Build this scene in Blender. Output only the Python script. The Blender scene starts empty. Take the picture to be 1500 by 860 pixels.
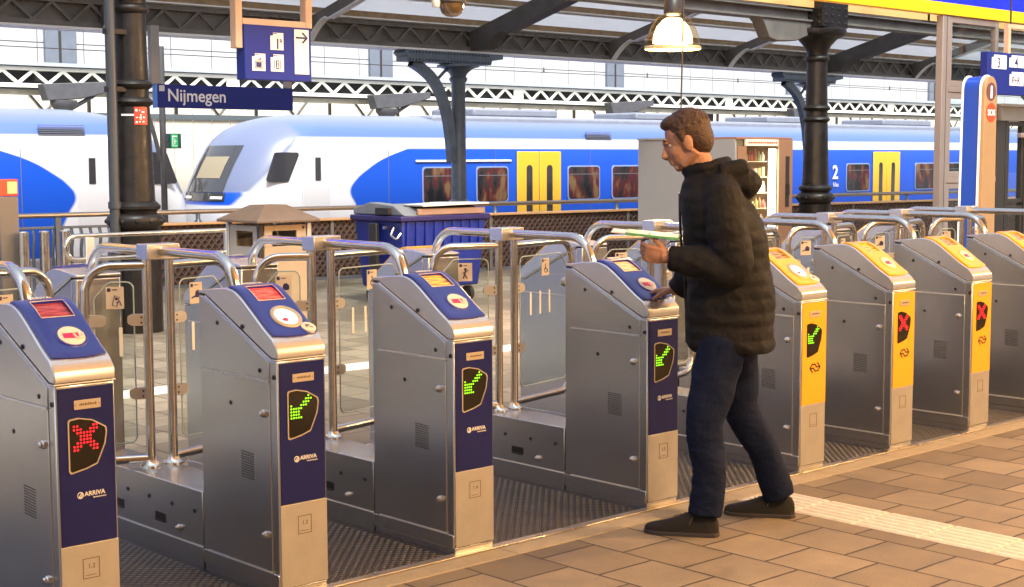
import bpy, bmesh, math, random
from mathutils import Vector, Matrix, noise
random.seed(7)
PI = math.pi
R_ = math.radians
scene = bpy.context.scene
COL = scene.collection

# ------------------------------------------------------------------ materials
MATS = {}
def mat(name, color, rough=.5, metal=0., spec=.5, bump=0., bscale=30., var=0., vscale=4., emit=None, estr=0., coat=0., stretch=None, rvar=0.):
    if name in MATS: return MATS[name]
    m = bpy.data.materials.new(name); m.use_nodes = True
    nt = m.node_tree; N = nt.nodes; L = nt.links
    b = N['Principled BSDF']
    b.inputs['Base Color'].default_value = (*color, 1)
    b.inputs['Roughness'].default_value = rough
    b.inputs['Metallic'].default_value = metal
    b.inputs['Specular IOR Level'].default_value = spec
    if coat: b.inputs['Coat Weight'].default_value = coat
    if emit:
        b.inputs['Emission Color'].default_value = (*emit, 1); b.inputs['Emission Strength'].default_value = estr
    if bump or var or rvar:
        tc = N.new('ShaderNodeTexCoord'); mp = N.new('ShaderNodeMapping')
        L.new(tc.outputs['Object'], mp.inputs['Vector'])
        if stretch: mp.inputs['Scale'].default_value = stretch
        if var:
            n = N.new('ShaderNodeTexNoise'); n.inputs['Scale'].default_value = vscale; n.inputs['Detail'].default_value = 5; n.inputs['Roughness'].default_value = .65
            L.new(tc.outputs['Object'], n.inputs['Vector'])
            r = N.new('ShaderNodeMapRange'); r.inputs['From Min'].default_value = .3; r.inputs['From Max'].default_value = .7
            r.inputs['To Min'].default_value = 1 - var; r.inputs['To Max'].default_value = 1 + var
            L.new(n.outputs['Fac'], r.inputs['Value'])
            h = N.new('ShaderNodeHueSaturation'); h.inputs['Color'].default_value = (*color, 1)
            L.new(r.outputs['Result'], h.inputs['Value']); L.new(h.outputs['Color'], b.inputs['Base Color'])
        if rvar:
            n = N.new('ShaderNodeTexNoise'); n.inputs['Scale'].default_value = vscale * 1.7; n.inputs['Detail'].default_value = 6
            L.new(mp.outputs['Vector'], n.inputs['Vector'])
            r = N.new('ShaderNodeMapRange'); r.inputs['From Min'].default_value = .3; r.inputs['From Max'].default_value = .7
            r.inputs['To Min'].default_value = max(.03, rough - rvar); r.inputs['To Max'].default_value = rough + rvar
            L.new(n.outputs['Fac'], r.inputs['Value']); L.new(r.outputs['Result'], b.inputs['Roughness'])
        if bump:
            n = N.new('ShaderNodeTexNoise'); n.inputs['Scale'].default_value = bscale; n.inputs['Detail'].default_value = 4
            L.new(mp.outputs['Vector'], n.inputs['Vector'])
            bp = N.new('ShaderNodeBump'); bp.inputs['Strength'].default_value = bump; bp.inputs['Distance'].default_value = .01
            L.new(n.outputs['Fac'], bp.inputs['Height']); L.new(bp.outputs['Normal'], b.inputs['Normal'])
    MATS[name] = m
    return m

STEEL = mat('brushed_steel', (.545, .555, .575), .27, .96, var=.05, vscale=2.5)
STEEL_F = mat('satin_steel', (.55, .53, .50), .42, .75, rvar=.05, var=.08, vscale=9)
CAPST = mat('cap_steel', (.70, .715, .74), .27, .80)
PIPE = mat('polished_pipe', (.62, .60, .57), .17, 1., rvar=.05, var=.06, vscale=12)
HOLE = mat('dark_hole', (.01, .01, .01), .6)
BOLT = mat('bolt_steel', (.10, .10, .10), .4, .8)
KNOB = mat('knob_chrome', (.75, .74, .72), .2, 1.)
TRIM = mat('bright_trim', (.82, .82, .82), .3, .25)
GAPSHADE = mat('dark_gap_shade', (.012, .012, .013), .6)
NAVY = mat('navy_panel', (.009, .013, .105), .36, spec=.3, rvar=.06, var=.06)
BLUE = mat('reader_blue', (.018, .030, .30), .3, coat=.25, rvar=.04)
YELL = mat('reader_yellow', (.88, .44, .012), .3, coat=.3, rvar=.05, var=.04)
YELP = mat('yellow_panel', (.90, .38, .02), .36, rvar=.05, var=.04)
BLACKGL = mat('black_glass', (.006, .005, .004), .12)
LEDG = mat('led_green', (.1, .3, .02), .5, emit=(.28, .95, .01), estr=.62)
LEDR = mat('led_red', (.3, .01, .02), .5, emit=(1., .006, .018), estr=.95)
WHITE = mat('white_paint', (.80, .80, .79), .4)
CREAM = mat('cream_disc', (.80, .70, .58), .35)
PINK = mat('card_pink', (.72, .02, .13), .4)
TANP = mat('tan_plate', (.50, .43, .34), .4, .3)
STICK = mat('sticker_tan', (.58, .52, .45), .5)
INK = mat('ink_black', (.012, .012, .014), .5)
NAVYI = mat('ink_navy', (.012, .014, .10), .5)
TEXTT = mat('etched_text', (.16, .11, .06), .5)
IRON = mat('cast_iron_black', (.013, .0105, .010), .40, .05, spec=.36, bump=.22, bscale=42, var=.5, vscale=9, rvar=.10)
IRONB = mat('cast_iron_blue', (.085, .115, .16), .42, .1, bump=.2, bscale=20, var=.25, vscale=4)
GIRD = mat('girder_grey', (.115, .106, .098), .6, var=.25, vscale=3, bump=.1, bscale=12)
GIRDBK = mat('girder_back', (.14, .135, .13), .7, var=.3, vscale=2)
ROOF = mat('roof_panel', (.72, .73, .75), .7, var=.05, vscale=1.5)
def make_translucent(m, col, f):
    nt = m.node_tree; N = nt.nodes; L = nt.links; b = N['Principled BSDF']; o = [n for n in N if n.type == 'OUTPUT_MATERIAL'][0]
    t = N.new('ShaderNodeBsdfTranslucent'); t.inputs['Color'].default_value = (*col, 1); mx = N.new('ShaderNodeMixShader'); mx.inputs['Fac'].default_value = f
    L.new(b.outputs[0], mx.inputs[1]); L.new(t.outputs[0], mx.inputs[2]); L.new(mx.outputs[0], o.inputs['Surface'])
make_translucent(ROOF, (.78, .80, .84), .48)
TIMB = mat('timber_purlin', (.27, .19, .11), .7, var=.25, vscale=6, bump=.2, bscale=20)
EDGEW = mat('gutter_white', (.72, .74, .77), .45)
WOOD = mat('hall_panel_orange_lit', (.62, .36, .13), .55, var=.05, vscale=2)  # orange light of the hall lamps put into the panel colour
CEIL = mat('hall_ceiling', (.66, .52, .36), .8)
SIGNB = mat('sign_blue', (.012, .022, .175), .45, spec=.22)
SIGNT = mat('sign_tile', (.78, .66, .56), .5)
FASCB = mat('fascia_blue', (.008, .022, .62), .3)
FASCY = mat('fascia_yellow', (.95, .52, .006), .4)
ORFR = mat('orange_lit_frame', (.56, .37, .25), .45)  # orange lamp light put into the frame colour
GREYP = mat('grey_paint', (.23, .24, .26), .45, var=.06)
ALUP = mat('alu_profile', (.24, .20, .19), .45, .2, var=.05)
DARKF = mat('dark_frame', (.035, .03, .027), .35, .3)
REDL = mat('red_label', (.72, .05, .025), .45)
BINB = mat('container_blue', (.006, .018, .20), .42, var=.12, vscale=5, bump=.05)
BINLID = mat('container_lid_blue', (.018, .013, .09), .42, var=.15, vscale=6)
GREYLID = mat('grey_lid', (.16, .17, .19), .5, var=.1)
RUBBER = mat('rubber', (.02, .02, .02), .7)
BINW = mat('bin_panel', (.33, .30, .27), .45, .15, var=.06)
BINR = mat('bin_roof_warm_lit', (.13, .085, .06), .5, .2, var=.12, vscale=5)  # brown tone holds the warm light on the bin roof
VENDG = mat('vending_side', (.25, .255, .265), .5, var=.04, vscale=2)
VENDB = mat('vending_brown', (.25, .135, .08), .4)
SHELF = mat('vending_shelf', (.62, .55, .38), .4)
LIGHTT = mat('tube_light', (.9, .85, .7), .5, emit=(1., .93, .72), estr=4.)
TBLUE = None
TRAINW = mat('train_white', (.82, .83, .85), .3)
def window_mat():
    m = bpy.data.materials.new('train_window_interior'); m.use_nodes = True
    nt = m.node_tree; N = nt.nodes; L = nt.links; b = N['Principled BSDF']
    tc = N.new('ShaderNodeTexCoord'); mp = N.new('ShaderNodeMapping'); mp.inputs['Scale'].default_value = (1.7, 1, .8); L.new(tc.outputs['Object'], mp.inputs[0])
    n = N.new('ShaderNodeTexNoise'); n.inputs['Scale'].default_value = 2.3; n.inputs['Detail'].default_value = 2; L.new(mp.outputs[0], n.inputs['Vector'])
    r = N.new('ShaderNodeValToRGB'); e = r.color_ramp.elements; e[0].position = .36; e[0].color = (.012, .013, .018, 1); e[1].position = .66; e[1].color = (.16, .10, .05, 1)
    q = r.color_ramp.elements.new(.47); q.color = (.03, .026, .026, 1); q = r.color_ramp.elements.new(.55); q.color = (.085, .016, .02, 1)
    L.new(n.outputs['Fac'], r.inputs[0]); L.new(r.outputs[0], b.inputs['Base Color']); b.inputs['Roughness'].default_value = .12
    MATS['train_window_interior'] = m; return m
GLASSW = window_mat()
GLASSD = mat('train_window', (.035, .035, .04), .08, spec=.8)
TYEL = mat('train_yellow', (.72, .42, .03), .35)
UNDER = mat('train_underframe', (.12, .13, .15), .6)
CREAMW = mat('cream_panel', (.66, .61, .49), .6, var=.04)
WHITEP = mat('facade_panel', (.34, .35, .36), .5, var=.02)
JOINT = mat('facade_joint', (.13, .14, .15), .6)
PILA = mat('pilaster_grey', (.11, .13, .165), .5, var=.1)
TRUSSW = mat('truss_cream', (.74, .73, .63), .5, var=.06)
DARKIN = mat('dark_interior', (.05, .05, .05), .8)
BRK = mat('bracket_dark', (.06, .06, .065), .6, var=.2)
SKIN = mat('skin', (.40, .215, .15), .6, spec=.22, var=.16, vscale=26, bump=.12, bscale=140)
HAIR = mat('hair_brown', (.045, .022, .012), .65, bump=.6, bscale=90, var=.35, vscale=40)
JACK = mat('jacket_dark', (.0095, .0095, .0115), .72, spec=.18, bump=.25, bscale=35, var=.25, vscale=8)
JEAN = mat('jeans_navy', (.006, .011, .034), .85, spec=.15, bump=.3, bscale=120, var=.3, vscale=10)
SHOE = mat('shoe_suede', (.006, .0055, .006), .85, bump=.3, bscale=150)
SOLE = mat('shoe_sole', (.035, .03, .035), .6)
GREENW = mat('green_wallet', (.12, .40, .20), .4)
CARDW = mat('card_white', (.75, .75, .75), .4)
PEBRK = mat('stain', (.1, .07, .05), .8)
BEIGEP = mat('pillar_tan', (.34, .205, .10), .4, var=.05)
PILB = mat('pillar_blue', (.006, .05, .36), .3)
SOSR = mat('sos_red', (.68, .06, .02), .4)
IBROWN = mat('info_disc', (.13, .05, .055), .4)
LAMPR = mat('lamp_red', (.6, .05, .02), .4, emit=(1., .10, .04), estr=.12)
LAMPO = mat('lamp_orange', (.8, .35, .12), .4, emit=(1., .45, .15), estr=.35)
EXITG = mat('exit_green', (.02, .35, .12), .4, emit=(.05, .8, .3), estr=.06)
BULB = mat('bulb_glow', (1, .9, .7), .5, emit=(1., .80, .50), estr=14.)
RAILST = mat('rail_bronze', (.34, .29, .24), .3, .9)
BARM = mat('fence_bar', (.10, .12, .15), .4, .5)
KERB = mat('kerb_stone', (.34, .285, .205), .75, bump=.25, bscale=60, var=.10, vscale=14)
TACT = mat('tactile_white', (.58, .545, .50), .75, bump=.4, bscale=70, var=.12, vscale=18)
ALUE = mat('alu_edge', (.70, .60, .45), .3, 1., rvar=.08)
TREAD = mat('tread_base', (.055, .055, .06), .5, .6, var=.3, vscale=6)
TREADB = mat('tread_bar', (.13, .125, .125), .38, .9, var=.3, vscale=9)
CONC = mat('concrete_grey', (.30, .29, .28), .85, var=.12, vscale=3)
BALL = mat('track_ballast', (.20, .19, .18), .9, bump=.8, bscale=12, var=.3, vscale=20)

def glass_mat(name, tint, refl=.10, rough=.0):
    m = bpy.data.materials.new(name); m.use_nodes = True
    nt = m.node_tree; N = nt.nodes; L = nt.links
    for n in list(N): N.remove(n)
    o = N.new('ShaderNodeOutputMaterial'); t = N.new('ShaderNodeBsdfTransparent'); t.inputs['Color'].default_value = (*tint, 1)
    g = N.new('ShaderNodeBsdfGlossy'); g.inputs['Roughness'].default_value = rough
    lw = N.new('ShaderNodeLayerWeight'); lw.inputs['Blend'].default_value = .5
    pw = N.new('ShaderNodeMath'); pw.operation = 'POWER'; pw.inputs[1].default_value = 4.5; L.new(lw.outputs['Facing'], pw.inputs[0])
    ma = N.new('ShaderNodeMath'); ma.operation = 'MULTIPLY_ADD'; ma.inputs[1].default_value = .6; ma.inputs[2].default_value = .022; L.new(pw.outputs[0], ma.inputs[0])
    mx = N.new('ShaderNodeMixShader')
    L.new(ma.outputs[0], mx.inputs['Fac']); L.new(t.outputs[0], mx.inputs[1]); L.new(g.outputs[0], mx.inputs[2]); L.new(mx.outputs[0], o.inputs['Surface'])
    MATS[name] = m
    return m
GLASS = glass_mat('clear_glass', (.93, .96, .95))
GLASSE = mat('glass_edge', (.45, .55, .56), .2, spec=.8)
LAMPG = glass_mat('lamp_glass', (.95, .82, .60), rough=.05)

def screen_mat(name, c1, c2, e):
    m = bpy.data.materials.new(name); m.use_nodes = True
    nt = m.node_tree; N = nt.nodes; L = nt.links; b = N['Principled BSDF']
    tc = N.new('ShaderNodeTexCoord'); sp = N.new('ShaderNodeSeparateXYZ'); L.new(tc.outputs['Object'], sp.inputs[0])
    w = N.new('ShaderNodeTexNoise'); w.inputs['Scale'].default_value = 60; mp = N.new('ShaderNodeMapping'); mp.inputs['Scale'].default_value = (.3, 2.4, 2.4)
    L.new(tc.outputs['Object'], mp.inputs[0]); L.new(mp.outputs[0], w.inputs['Vector'])
    r = N.new('ShaderNodeValToRGB'); r.color_ramp.elements[0].color = (*c1, 1); r.color_ramp.elements[1].color = (*c2, 1)
    r.color_ramp.elements[0].position = .42; r.color_ramp.elements[1].position = .58
    L.new(w.outputs['Fac'], r.inputs[0]); L.new(r.outputs[0], b.inputs['Emission Color']); L.new(r.outputs[0], b.inputs['Base Color'])
    b.inputs['Emission Strength'].default_value = e; b.inputs['Roughness'].default_value = .15
    MATS[name] = m; return m
SCR_R1 = screen_mat('screen_dim_red', (.16, .02, .02), (.42, .05, .05), .10)
SCR_R2 = screen_mat('screen_bright_red', (.55, .02, .015), (.95, .10, .06), .32)
SCR_O = screen_mat('screen_orange', (.22, .10, .03), (.95, .42, .03), .22)
SCR_T = screen_mat('screen_tan', (.50, .30, .14), (.95, .55, .20), .22)
SCR_B = screen_mat('screen_brown', (.10, .06, .03), (.45, .26, .08), .12)

def brick_mat(name, bw, bh, c1, c2, mort, moff, rot, off, rough=.8, msize=.02, bumpd=.004):
    m = bpy.data.materials.new(name); m.use_nodes = True
    nt = m.node_tree; N = nt.nodes; L = nt.links; b = N['Principled BSDF']
    tc = N.new('ShaderNodeTexCoord'); mp = N.new('ShaderNodeMapping'); L.new(tc.outputs['Object'], mp.inputs['Vector'])
    mp.inputs['Rotation'].default_value = (0, 0, rot); mp.inputs['Location'].default_value = moff
    br = N.new('ShaderNodeTexBrick'); br.inputs['Scale'].default_value = 1
    br.inputs['Brick Width'].default_value = bw; br.inputs['Row Height'].default_value = bh; br.inputs['Mortar Size'].default_value = msize
    br.inputs['Mortar Smooth'].default_value = .25; br.offset = off
    br.inputs['Color1'].default_value = (*c1, 1); br.inputs['Color2'].default_value = (*c2, 1); br.inputs['Mortar'].default_value = (*mort, 1)
    wob = N.new('ShaderNodeTexNoise'); wob.inputs['Scale'].default_value = 9; wob.inputs['Detail'].default_value = 4
    L.new(tc.outputs['Object'], wob.inputs['Vector'])
    wm = N.new('ShaderNodeVectorMath'); wm.operation = 'SCALE'; wm.inputs['Scale'].default_value = .008
    wa = N.new('ShaderNodeVectorMath'); wa.operation = 'ADD'
    L.new(wob.outputs['Color'], wm.inputs[0]); L.new(mp.outputs[0], wa.inputs[0]); L.new(wm.outputs[0], wa.inputs[1]); L.new(wa.outputs[0], br.inputs['Vector'])
    n1 = N.new('ShaderNodeTexNoise'); n1.inputs['Scale'].default_value = 3.2; n1.inputs['Detail'].default_value = 7; n1.inputs['Roughness'].default_value = .7
    n2 = N.new('ShaderNodeTexNoise'); n2.inputs['Scale'].default_value = 160; n2.inputs['Detail'].default_value = 2
    n3 = N.new('ShaderNodeTexVoronoi'); n3.inputs['Scale'].default_value = 13
    for n in (n1, n2, n3): L.new(tc.outputs['Object'], n.inputs['Vector'])
    def rng(src, a, bb, lo, hi):
        r = N.new('ShaderNodeMapRange'); r.inputs['From Min'].default_value = a; r.inputs['From Max'].default_value = bb
        r.inputs['To Min'].default_value = lo; r.inputs['To Max'].default_value = hi; L.new(src, r.inputs['Value']); return r.outputs['Result']
    v1 = rng(n1.outputs['Fac'], .3, .72, .70, 1.22); v2 = rng(n2.outputs['Fac'], .3, .7, .86, 1.14); v3 = rng(n3.outputs['Distance'], .045, .085, .62, 1.)
    mul = N.new('ShaderNodeMath'); mul.operation = 'MULTIPLY'; L.new(v1, mul.inputs[0]); L.new(v2, mul.inputs[1])
    mul2 = N.new('ShaderNodeMath'); mul2.operation = 'MULTIPLY'; L.new(mul.outputs[0], mul2.inputs[0]); L.new(v3, mul2.inputs[1])
    h = N.new('ShaderNodeHueSaturation'); L.new(br.outputs['Color'], h.inputs['Color']); L.new(mul2.outputs[0], h.inputs['Value']); L.new(h.outputs[0], b.inputs['Base Color'])
    b.inputs['Roughness'].default_value = rough
    rr = rng(n1.outputs['Fac'], .3, .7, rough - .18, rough + .08); L.new(rr, b.inputs['Roughness'])
    sub = N.new('ShaderNodeMath'); sub.operation = 'MULTIPLY_ADD'; sub.inputs[1].default_value = -1; L.new(br.outputs['Fac'], sub.inputs[0])
    s2 = N.new('ShaderNodeMath'); s2.operation = 'MULTIPLY'; s2.inputs[1].default_value = .18; L.new(n2.outputs['Fac'], s2.inputs[0]); L.new(s2.outputs[0], sub.inputs[2])
    bp = N.new('ShaderNodeBump'); bp.inputs['Strength'].default_value = .8; bp.inputs['Distance'].default_value = bumpd
    L.new(sub.outputs[0], bp.inputs['Height']); L.new(bp.outputs[0], b.inputs['Normal'])
    MATS[name] = m; return m
PAVE = brick_mat('concrete_paving', .322, .309, (.272, .220, .160), (.160, .126, .089), (.038, .027, .02), (.0, .0, 0), PI/2, .5, .72, .0058)

def lattice_mat():
    m = bpy.data.materials.new('woven_lattice'); m.use_nodes = True
    nt = m.node_tree; N = nt.nodes; L = nt.links; b = N['Principled BSDF']
    tc = N.new('ShaderNodeTexCoord')
    outs = []
    for a in (40, -40):
        mp = N.new('ShaderNodeMapping'); mp.inputs['Rotation'].default_value = (0, R_(a), 0); L.new(tc.outputs['Object'], mp.inputs[0])
        w = N.new('ShaderNodeTexWave'); w.bands_direction = 'X'; w.inputs['Scale'].default_value = 4.4; w.inputs['Distortion'].default_value = .6; w.inputs['Detail'].default_value = 1
        L.new(mp.outputs[0], w.inputs['Vector']); outs.append(w.outputs['Fac'])
    mx = N.new('ShaderNodeMath'); mx.operation = 'MAXIMUM'; L.new(outs[0], mx.inputs[0]); L.new(outs[1], mx.inputs[1])
    r = N.new('ShaderNodeValToRGB'); r.color_ramp.elements[0].color = (.016, .009, .007, 1); r.color_ramp.elements[1].color = (.062, .030, .019, 1)
    r.color_ramp.elements[0].position = .6; r.color_ramp.elements[1].position = .95
    L.new(mx.outputs[0], r.inputs[0]); L.new(r.outputs[0], b.inputs['Base Color']); b.inputs['Roughness'].default_value = .7
    bp = N.new('ShaderNodeBump'); bp.inputs['Distance'].default_value = .02; L.new(mx.outputs[0], bp.inputs['Height']); L.new(bp.outputs[0], b.inputs['Normal'])
    MATS['woven_lattice'] = m; return m
LATT = lattice_mat()

def train_mat(swoosh):
    """white cab, blue side with a curved leading edge, white cantrail band: painted livery; roof fade from pale blue to grey stands for reflected sky"""
    m = bpy.data.materials.new('train_livery'); m.use_nodes = True
    nt = m.node_tree; N = nt.nodes; L = nt.links; b = N['Principled BSDF']
    tc = N.new('ShaderNodeTexCoord'); sp = N.new('ShaderNodeSeparateXYZ'); L.new(tc.outputs['Object'], sp.inputs[0])
    X, Z = sp.outputs['X'], sp.outputs['Z']
    def mr(v, a, bb, lo, hi):
        r = N.new('ShaderNodeMapRange'); r.inputs['From Min'].default_value = a; r.inputs['From Max'].default_value = bb
        r.inputs['To Min'].default_value = lo; r.inputs['To Max'].default_value = hi; L.new(v, r.inputs['Value']); return r.outputs['Result']
    def op(o, a, bb):
        n = N.new('ShaderNodeMath'); n.operation = o
        for i, v in enumerate((a, bb)):
            if isinstance(v, (int, float)): n.inputs[i].default_value = v
            else: L.new(v, n.inputs[i])
        return n.outputs[0]
    # leading edge x(z): a float curve through measured points
    fc = N.new('ShaderNodeFloatCurve'); cv = fc.mapping.curves[0]
    pts = swoosh   # (z, x)
    zz = mr(Z, -.8, 2.2, 0, 1)
    cv.points[0].location = (0, pts[0][1] / 8); cv.points[1].location = (1, pts[-1][1] / 8)
    for z, x in pts[1:-1]: cv.points.new((z + .8) / 3., x / 8)
    fc.mapping.update(); L.new(zz, fc.inputs['Value'])
    edge = op('MULTIPLY', fc.outputs[0], 8.)
    blue = mr(op('SUBTRACT', X, edge), -.03, .03, 0, 1)
    band = mr(Z, 1.80, 1.84, 0, 1); roofb = mr(op('SUBTRACT', Z, op('MULTIPLY', mr(X, 0, 1.9, 1, 0), .0)), 2.0, 2.06, 0, 1); grey = mr(Z, 2.2, 2.42, 0, 1)  # roof fade: sky reflection put into the colour
    def mix(f, a, c):
        n = N.new('ShaderNodeMix'); n.data_type = 'RGBA'; L.new(f, n.inputs['Factor'])
        for s, v in (('A', a), ('B', c)):
            sock = [i for i in n.inputs if i.name == s and i.type == 'RGBA'][0]
            if isinstance(v, tuple): sock.default_value = (*v, 1)
            else: L.new(v, sock)
        return [o for o in n.outputs if o.type == 'RGBA'][0]
    W = (.62, .64, .68); B = (.006, .075, .52); PB = (.075, .135, .44); G = (.15, .175, .25)
    c = mix(blue, W, B); c = mix(band, c, W); c = mix(roofb, c, PB); c = mix(grey, c, G)
    # the bonnet under the windscreen is blue, the brow above it pale blue
    lim = mr(Z, .70, .92, .16, .34)
    nose = op('MULTIPLY', mr(op('SUBTRACT', X, lim), -.05, .03, 1, 0), op('MULTIPLY', mr(Z, .70, .74, 0, 1), mr(Z, .98, 1.02, 1, 0)))
    c = mix(nose, c, B)
    brl = mr(Z, .95, 2.0, .40, 1.45)
    brow = op('MULTIPLY', mr(op('SUBTRACT', X, brl), -.08, .08, 1, 0), mr(Z, .95, 1.0, 0, 1))
    c = mix(brow, c, (.13, .16, .26))
    L.new(c, b.inputs['Base Color']); b.inputs['Roughness'].default_value = .28
    MATS['train_livery'] = m; return m

# ------------------------------------------------------------------ mesh builder
class MB:
    def __init__(s): s.v = []; s.f = []; s.sm = []; s.M = None
    def add(s, vs, fs, smooth=False):
        o = len(s.v)
        for p in vs:
            p = Vector(p)
            if s.M is not None: p = s.M @ p
            s.v.append(p)
        for f in fs: s.f.append([o + i for i in f]); s.sm.append(smooth)
        return s
    def box(s, x0, x1, y0, y1, z0, z1):
        v = [(x0, y0, z0), (x1, y0, z0), (x1, y1, z0), (x0, y1, z0), (x0, y0, z1), (x1, y0, z1), (x1, y1, z1), (x0, y1, z1)]
        return s.add(v, [(0, 3, 2, 1), (4, 5, 6, 7), (0, 1, 5, 4), (1, 2, 6, 5), (2, 3, 7, 6), (3, 0, 4, 7)])
    def prism(s, poly, axis, a0, a1):
        """poly: 2-D points; axis 'x': (y,z), 'y': (x,z), 'z': (x,y)"""
        def mk(p, a): return {'x': (a, p[0], p[1]), 'y': (p[0], a, p[1]), 'z': (p[0], p[1], a)}[axis]
        n = len(poly); v = [mk(p, a0) for p in poly] + [mk(p, a1) for p in poly]
        f = [tuple(range(n)), tuple(range(2*n - 1, n - 1, -1))]
        for i in range(n):
            j = (i + 1) % n; f.append((i, i + n, j + n, j))
        return s.add(v, f)
    def tube(s, path, r, n=12, cap=True, closed=False):
        path = [Vector(p) for p in path]; m = len(path); rings = []; prev = None
        rs = r if isinstance(r, (list, tuple)) else [r] * m
        for i in range(m):
            a = path[(i - 1) % m] if (i > 0 or closed) else path[0]; b = path[(i + 1) % m] if (i < m - 1 or closed) else path[-1]
            t = (b - a).normalized()
            if prev is None:
                up = Vector((0, 0, 1)) if abs(t.z) < .9 else Vector((1, 0, 0)); nx = t.cross(up).normalized()
            else:
                nx = (prev - t * prev.dot(t)).normalized()
            prev = nx; ny = t.cross(nx)
            rings.append([path[i] + (nx * math.cos(2*PI*k/n) + ny * math.sin(2*PI*k/n)) * rs[i] for k in range(n)])
        v = [p for g in rings for p in g]; f = []
        for i in range(m if closed else m - 1):
            i2 = (i + 1) % m
            for k in range(n):
                k2 = (k + 1) % n; f.append((i*n + k, i*n + k2, i2*n + k2, i2*n + k))
        s.add(v, f, True)
        if cap and not closed: s.add(rings[0], [tuple(range(n - 1, -1, -1))]); s.add(rings[-1], [tuple(range(n))])
        return s
    def cyl(s, p0, p1, r0, r1=None, n=16): return s.tube([p0, p1], [r0, r0 if r1 is None else r1], n)
    def lathe(s, prof, c=(0, 0, 0), n=24, cap=True):
        c = Vector(c); v = []; f = []
        for r, z in prof:
            for k in range(n): v.append(c + Vector((r*math.cos(2*PI*k/n), r*math.sin(2*PI*k/n), z)))
        for i in range(len(prof) - 1):
            for k in range(n):
                k2 = (k + 1) % n; f.append((i*n + k, i*n + k2, (i+1)*n + k2, (i+1)*n + k))
        s.add(v, f, True)
        if cap:
            m = len(prof) - 1
            s.add(v[:n], [tuple(range(n - 1, -1, -1))]); s.add(v[m*n:], [tuple(range(n))])
        return s
    def disc(s, c, r, axis='y', th=.001, n=14):
        c = Vector(c); d = {'x': Vector((1, 0, 0)), 'y': Vector((0, 1, 0)), 'z': Vector((0, 0, 1))}[axis]
        return s.cyl(c - d*th/2, c + d*th/2, r, None, n)
    def ell(s, c, r, n=16, m=10):
        c = Vector(c); v = []; f = []
        for i in range(m + 1):
            t = PI*i/m
            for k in range(n):
                a = 2*PI*k/n; v.append(c + Vector((r[0]*math.sin(t)*math.cos(a), r[1]*math.sin(t)*math.sin(a), r[2]*math.cos(t))))
        for i in range(m):
            for k in range(n):
                k2 = (k + 1) % n; f.append((i*n + k, (i+1)*n + k, (i+1)*n + k2, i*n + k2))
        return s.add(v, f, True)
    def mesh(s, name, material):
        me = bpy.data.meshes.new(name); me.from_pydata([tuple(p) for p in s.v], [], s.f)
        bm = bmesh.new(); bm.from_mesh(me)
        for i, fc in enumerate(bm.faces): fc.smooth = s.sm[i]
        bmesh.ops.remove_doubles(bm, verts=bm.verts, dist=1e-6)
        bm.normal_update(); bmesh.ops.recalc_face_normals(bm, faces=bm.faces)
        bm.to_mesh(me); bm.free(); me.materials.append(material); me.set_sharp_from_angle(angle=R_(42)); return me

def put(name, mesh, parent=None, loc=(0, 0, 0), rot=(0, 0, 0), bevel=0., seg=2, label=None):
    o = bpy.data.objects.new(name, mesh); COL.objects.link(o); o.location = loc; o.rotation_euler = rot
    if parent is not None: o.parent = parent
    if bevel:
        b = o.modifiers.new('edge', 'BEVEL'); b.width = bevel; b.segments = seg; b.limit_method = 'ANGLE'; b.angle_limit = R_(35); b.harden_normals = False
    if label: o['label'] = label
    return o
def part(name, mb, m, parent=None, loc=(0, 0, 0), rot=(0, 0, 0), bevel=0., seg=2, label=None):
    return put(name, mb.mesh(name, m), parent, loc, rot, bevel, seg, label)
def thing(name, label, cat, loc=(0, 0, 0), rz=0., group=None):
    o = bpy.data.objects.new(name, None); COL.objects.link(o); o.location = loc; o.rotation_euler = (0, 0, rz); o.empty_display_size = .1
    o['label'] = label; o['category'] = cat
    if group: o['group'] = group
    return o
def tag(o, label, cat, group=None):
    o['label'] = label; o['category'] = cat
    if group: o['group'] = group
    return o
def struct(name, mb, m, kind='structure', bevel=0.):
    o = part(name, mb, m, bevel=bevel); o['kind'] = kind; return o
def copy_tree(o, parent=None):
    c = o.copy(); COL.objects.link(c)
    if parent is not None: c.parent = parent
    for ch in list(o.children): copy_tree(ch, c)
    return c

TXT = {}
def text_mesh(s, size, m, ext=.0008, align='LEFT', bold=0.):
    k = (s, size, m.name, align, bold)
    if k in TXT: return TXT[k]
    cu = bpy.data.curves.new('lettering', 'FONT'); cu.body = s; cu.size = size; cu.extrude = ext; cu.align_x = align; cu.offset = bold; cu.resolution_u = 4
    ob = bpy.data.objects.new('lettering', cu); COL.objects.link(ob); bpy.context.view_layer.update()
    me = bpy.data.meshes.new_from_object(ob.evaluated_get(bpy.context.evaluated_depsgraph_get()))
    bpy.data.objects.remove(ob); bpy.data.curves.remove(cu)
    me.name = 'lettering'; me.materials.clear(); me.materials.append(m); TXT[k] = me; return me
def text(s, size, m, parent, loc, rot=(PI/2, 0, 0), align='LEFT', ext=.0008, bold=0., name='lettering'):
    return put(name, text_mesh(s, size, m, ext, align, bold), parent, loc, rot)

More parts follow.
